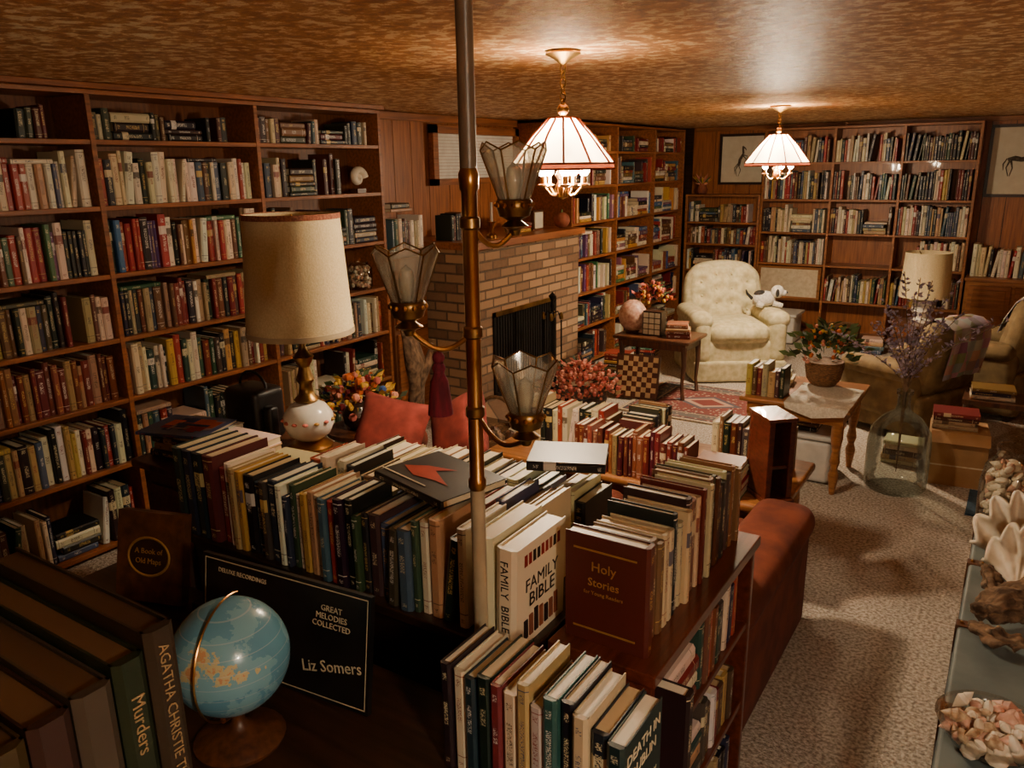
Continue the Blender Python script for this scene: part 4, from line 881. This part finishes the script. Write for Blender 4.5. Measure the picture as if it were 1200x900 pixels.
k=BK(); k.pile(MT((-.18,5.46,.4305),.1),3,.24,.18,'dark',.03); k.obj("stack_of_books")
for (sx_,sy_,n_,pl) in ((-.05,8.1,6,'light'),(-.9,8.3,5,'mix'),(.18,5.95,7,'red'),(-1.3,8.35,4,'light'),(-2.35,4.35,4,'mix'),(-.62,5.25,5,'light'),(-3.2,6.5,5,'mix'),(-3.15,7.0,7,'color')):
    k=BK(); k.pile(MT((sx_,sy_,.001),R.uniform(-.2,.2)),n_,.24,.18,pl,.04); k.obj("stack_of_books")
b=MB(); b.T=MT((.52,5.35,0),-.2); b.box((-.18,-.14,0),(.18,.14,.26),m_card); b.add([(-.18,-.14,.26),(.18,-.14,.26),(.18,-.2,.2),(-.18,-.2,.2)],[(0,1,2,3)],m_card); b.obj("cardboard_box",smooth=False)
# ---------------------------------------------------------------- trunk on the right with shells
b=MB(); ux0,ux1,uy0,uy1,uz=-.03,.56,1.3,3.55,.5
b.rbox(((ux0+ux1)/2,(uy0+uy1)/2,uz/2),(ux1-ux0,uy1-uy0,uz),.012,m_trunk,n=2)
b.box((ux0-.004,uy0-.004,uz-.1),(ux1+.004,uy1+.004,uz-.09),m_iron)
for y_ in (1.6,2.05,2.5,2.95,3.4):
    b.box((ux0-.006,y_-.02,uz-.16),(ux0+.05,y_+.02,uz+.004),m_leather)
    for q in (0,.03): b.ball((ux0+.01+q,y_,uz+.005),.006,m_brass,8,4)
for y_ in (uy0,uy1-.07): b.box((ux0-.005,y_-.004,uz-.06),(ux0+.06,y_+.075,uz+.005),m_leather)
b.obj("steamer_trunk",smooth=False,bevel=.002)
def shells(b,c,rad,hgt,n,r0=.012,r1=.026):
    for q in range(n):
        a=R.uniform(0,6.28); rr_=rad*math.sqrt(R.random()); z=R.uniform(0,hgt); p=(c[0]+rr_*math.cos(a),c[1]+rr_*math.sin(a),c[2]+z); r_=R.uniform(r0,r1); m=R.choice([m_shellw,m_shellp,m_shellb,m_shellw])
        T0=b.T; b.T=T0@Matrix.Translation(p)@Matrix.Rotation(R.uniform(0,6),4,'X')@Matrix.Rotation(R.uniform(0,6),4,'Y')
        if q%3==0: b.lathe([(0,-r_*1.5),(r_*.5,-r_*.6),(r_*.75,0),(r_*.5,r_*.5),(r_*.55,r_*.6),(r_*.25,r_*1.1),(0,r_*1.5)],m,seg=9,cap=False)
        else: b.ball((0,0,0),r_*1.05,m,9,6,(1,.85,.55))
        b.T=T0
b=MB(); jx,jy=.07,3.34
b.lathe([(.0,0),(.095,0),(.108,.02),(.112,.16),(.10,.23),(.068,.27),(.066,.29),(.072,.295),(.072,.31),(.062,.31)],m_jarg,(jx,jy,uz+.007),30,cap=False); shells(b,(jx,jy,uz+.04),.086,.17,170); shells(b,(jx,jy,uz+.2),.06,.05,40)
b.obj("jar_of_seashells",recalc=False)
b=MB()
for s_,cc,rz in ((.92,(.105,2.98,uz-.005),.25),(.8,(.12,2.82,uz-.005),-.2)):
    n1,n2=60,12; b.T=Matrix.Translation(cc)@Matrix.Rotation(rz,4,'Z')@Matrix.Scale(s_,4); vs=[]
    for i in range(n1+1):
        a=-1.35+2.7*i/n1
        for j in range(n2+1):
            t=j/n2; rr_=.25*t; fl=math.cos(a*13)*t*t; x_=rr_*math.sin(a)*.62; z_=rr_*math.cos(a)*.95+.02; y_=.12*math.sin(t*1.7)*math.cos(a*.7)+.03*fl
            vs.append((x_*(1+.08*fl),y_-.05,z_*(1+.07*fl)))
    b.add(vs,[(i*(n2+1)+j,(i+1)*(n2+1)+j,(i+1)*(n2+1)+j+1,i*(n2+1)+j+1) for i in range(n1) for j in range(n2)],m_shellw)
b.T=Matrix.Identity(4); o=b.obj("giant_clam_shell",recalc=False,angle=80); sm=o.modifiers.new("s","SOLIDIFY"); sm.thickness=.01
b=MB()
b.tube([(-.0,2.46,uz+.06),(.05,2.50,uz+.08),(.11,2.55,uz+.10),(.2,2.56,uz+.08),(.3,2.5,uz+.06)],[.02,.05,.07,.055,.02],m_drift,12); b.tube([(.06,2.52,uz+.08),(.04,2.6,uz+.13),(.0,2.64,uz+.15)],[.04,.03,.01],m_drift,10); b.tube([(.12,2.54,uz+.1),(.17,2.62,uz+.16),(.2,2.66,uz+.2)],[.045,.03,.012],m_drift,10); b.tube([(.0,2.44,uz+.04),(.06,2.38,uz+.05),(.16,2.37,uz+.05)],[.015,.03,.012],m_drift,10)
o=b.obj("driftwood_piece"); tex=bpy.data.textures.new("dw",'CLOUDS'); tex.noise_scale=.03; sb=o.modifiers.new("s","SUBSURF"); sb.levels=3; sb.render_levels=3; dm=o.modifiers.new("d","DISPLACE"); dm.texture=tex; dm.strength=.05; dm.mid_level=.55
b=MB(); b.lathe([(0,0),(.05,0),(.09,.02),(.115,.06),(.12,.07),(.112,.065)],m_jarg,(.075,1.93,uz+.007),30,cap=False); shells(b,(.075,1.93,uz+.03),.085,.055,100,.014,.026); b.obj("bowl_of_seashells",recalc=False)
# ---------------------------------------------------------------- world, camera
w=bpy.data.worlds.new("w"); bpy.context.scene.world=w; w.use_nodes=True; w.node_tree.nodes["Background"].inputs[0].default_value=(.9,.7,.5,1); w.node_tree.nodes["Background"].inputs[1].default_value=.05
th,yaw,roll=math.radians(15.339),math.radians(33.043),math.radians(.899)
r0=Vector((math.cos(yaw),math.sin(yaw),0)); fh=Vector((-math.sin(yaw),math.cos(yaw),0)); f=fh*math.cos(th)+Vector((0,0,-math.sin(th))); u0=fh*math.sin(th)+Vector((0,0,math.cos(th)))
rt=r0*math.cos(roll)-u0*math.sin(roll); up=r0*math.sin(roll)+u0*math.cos(roll)
cam=bpy.data.cameras.new("camera"); co=bpy.data.objects.new("camera",cam); bpy.context.collection.objects.link(co)
mm=Matrix((rt,up,-f)).transposed().to_4x4(); mm.translation=Vector((0,0,1.851)); co.matrix_world=mm
cam.lens=36*927/1200; cam.sensor_width=36; cam.clip_start=.02; bpy.context.scene.camera=co
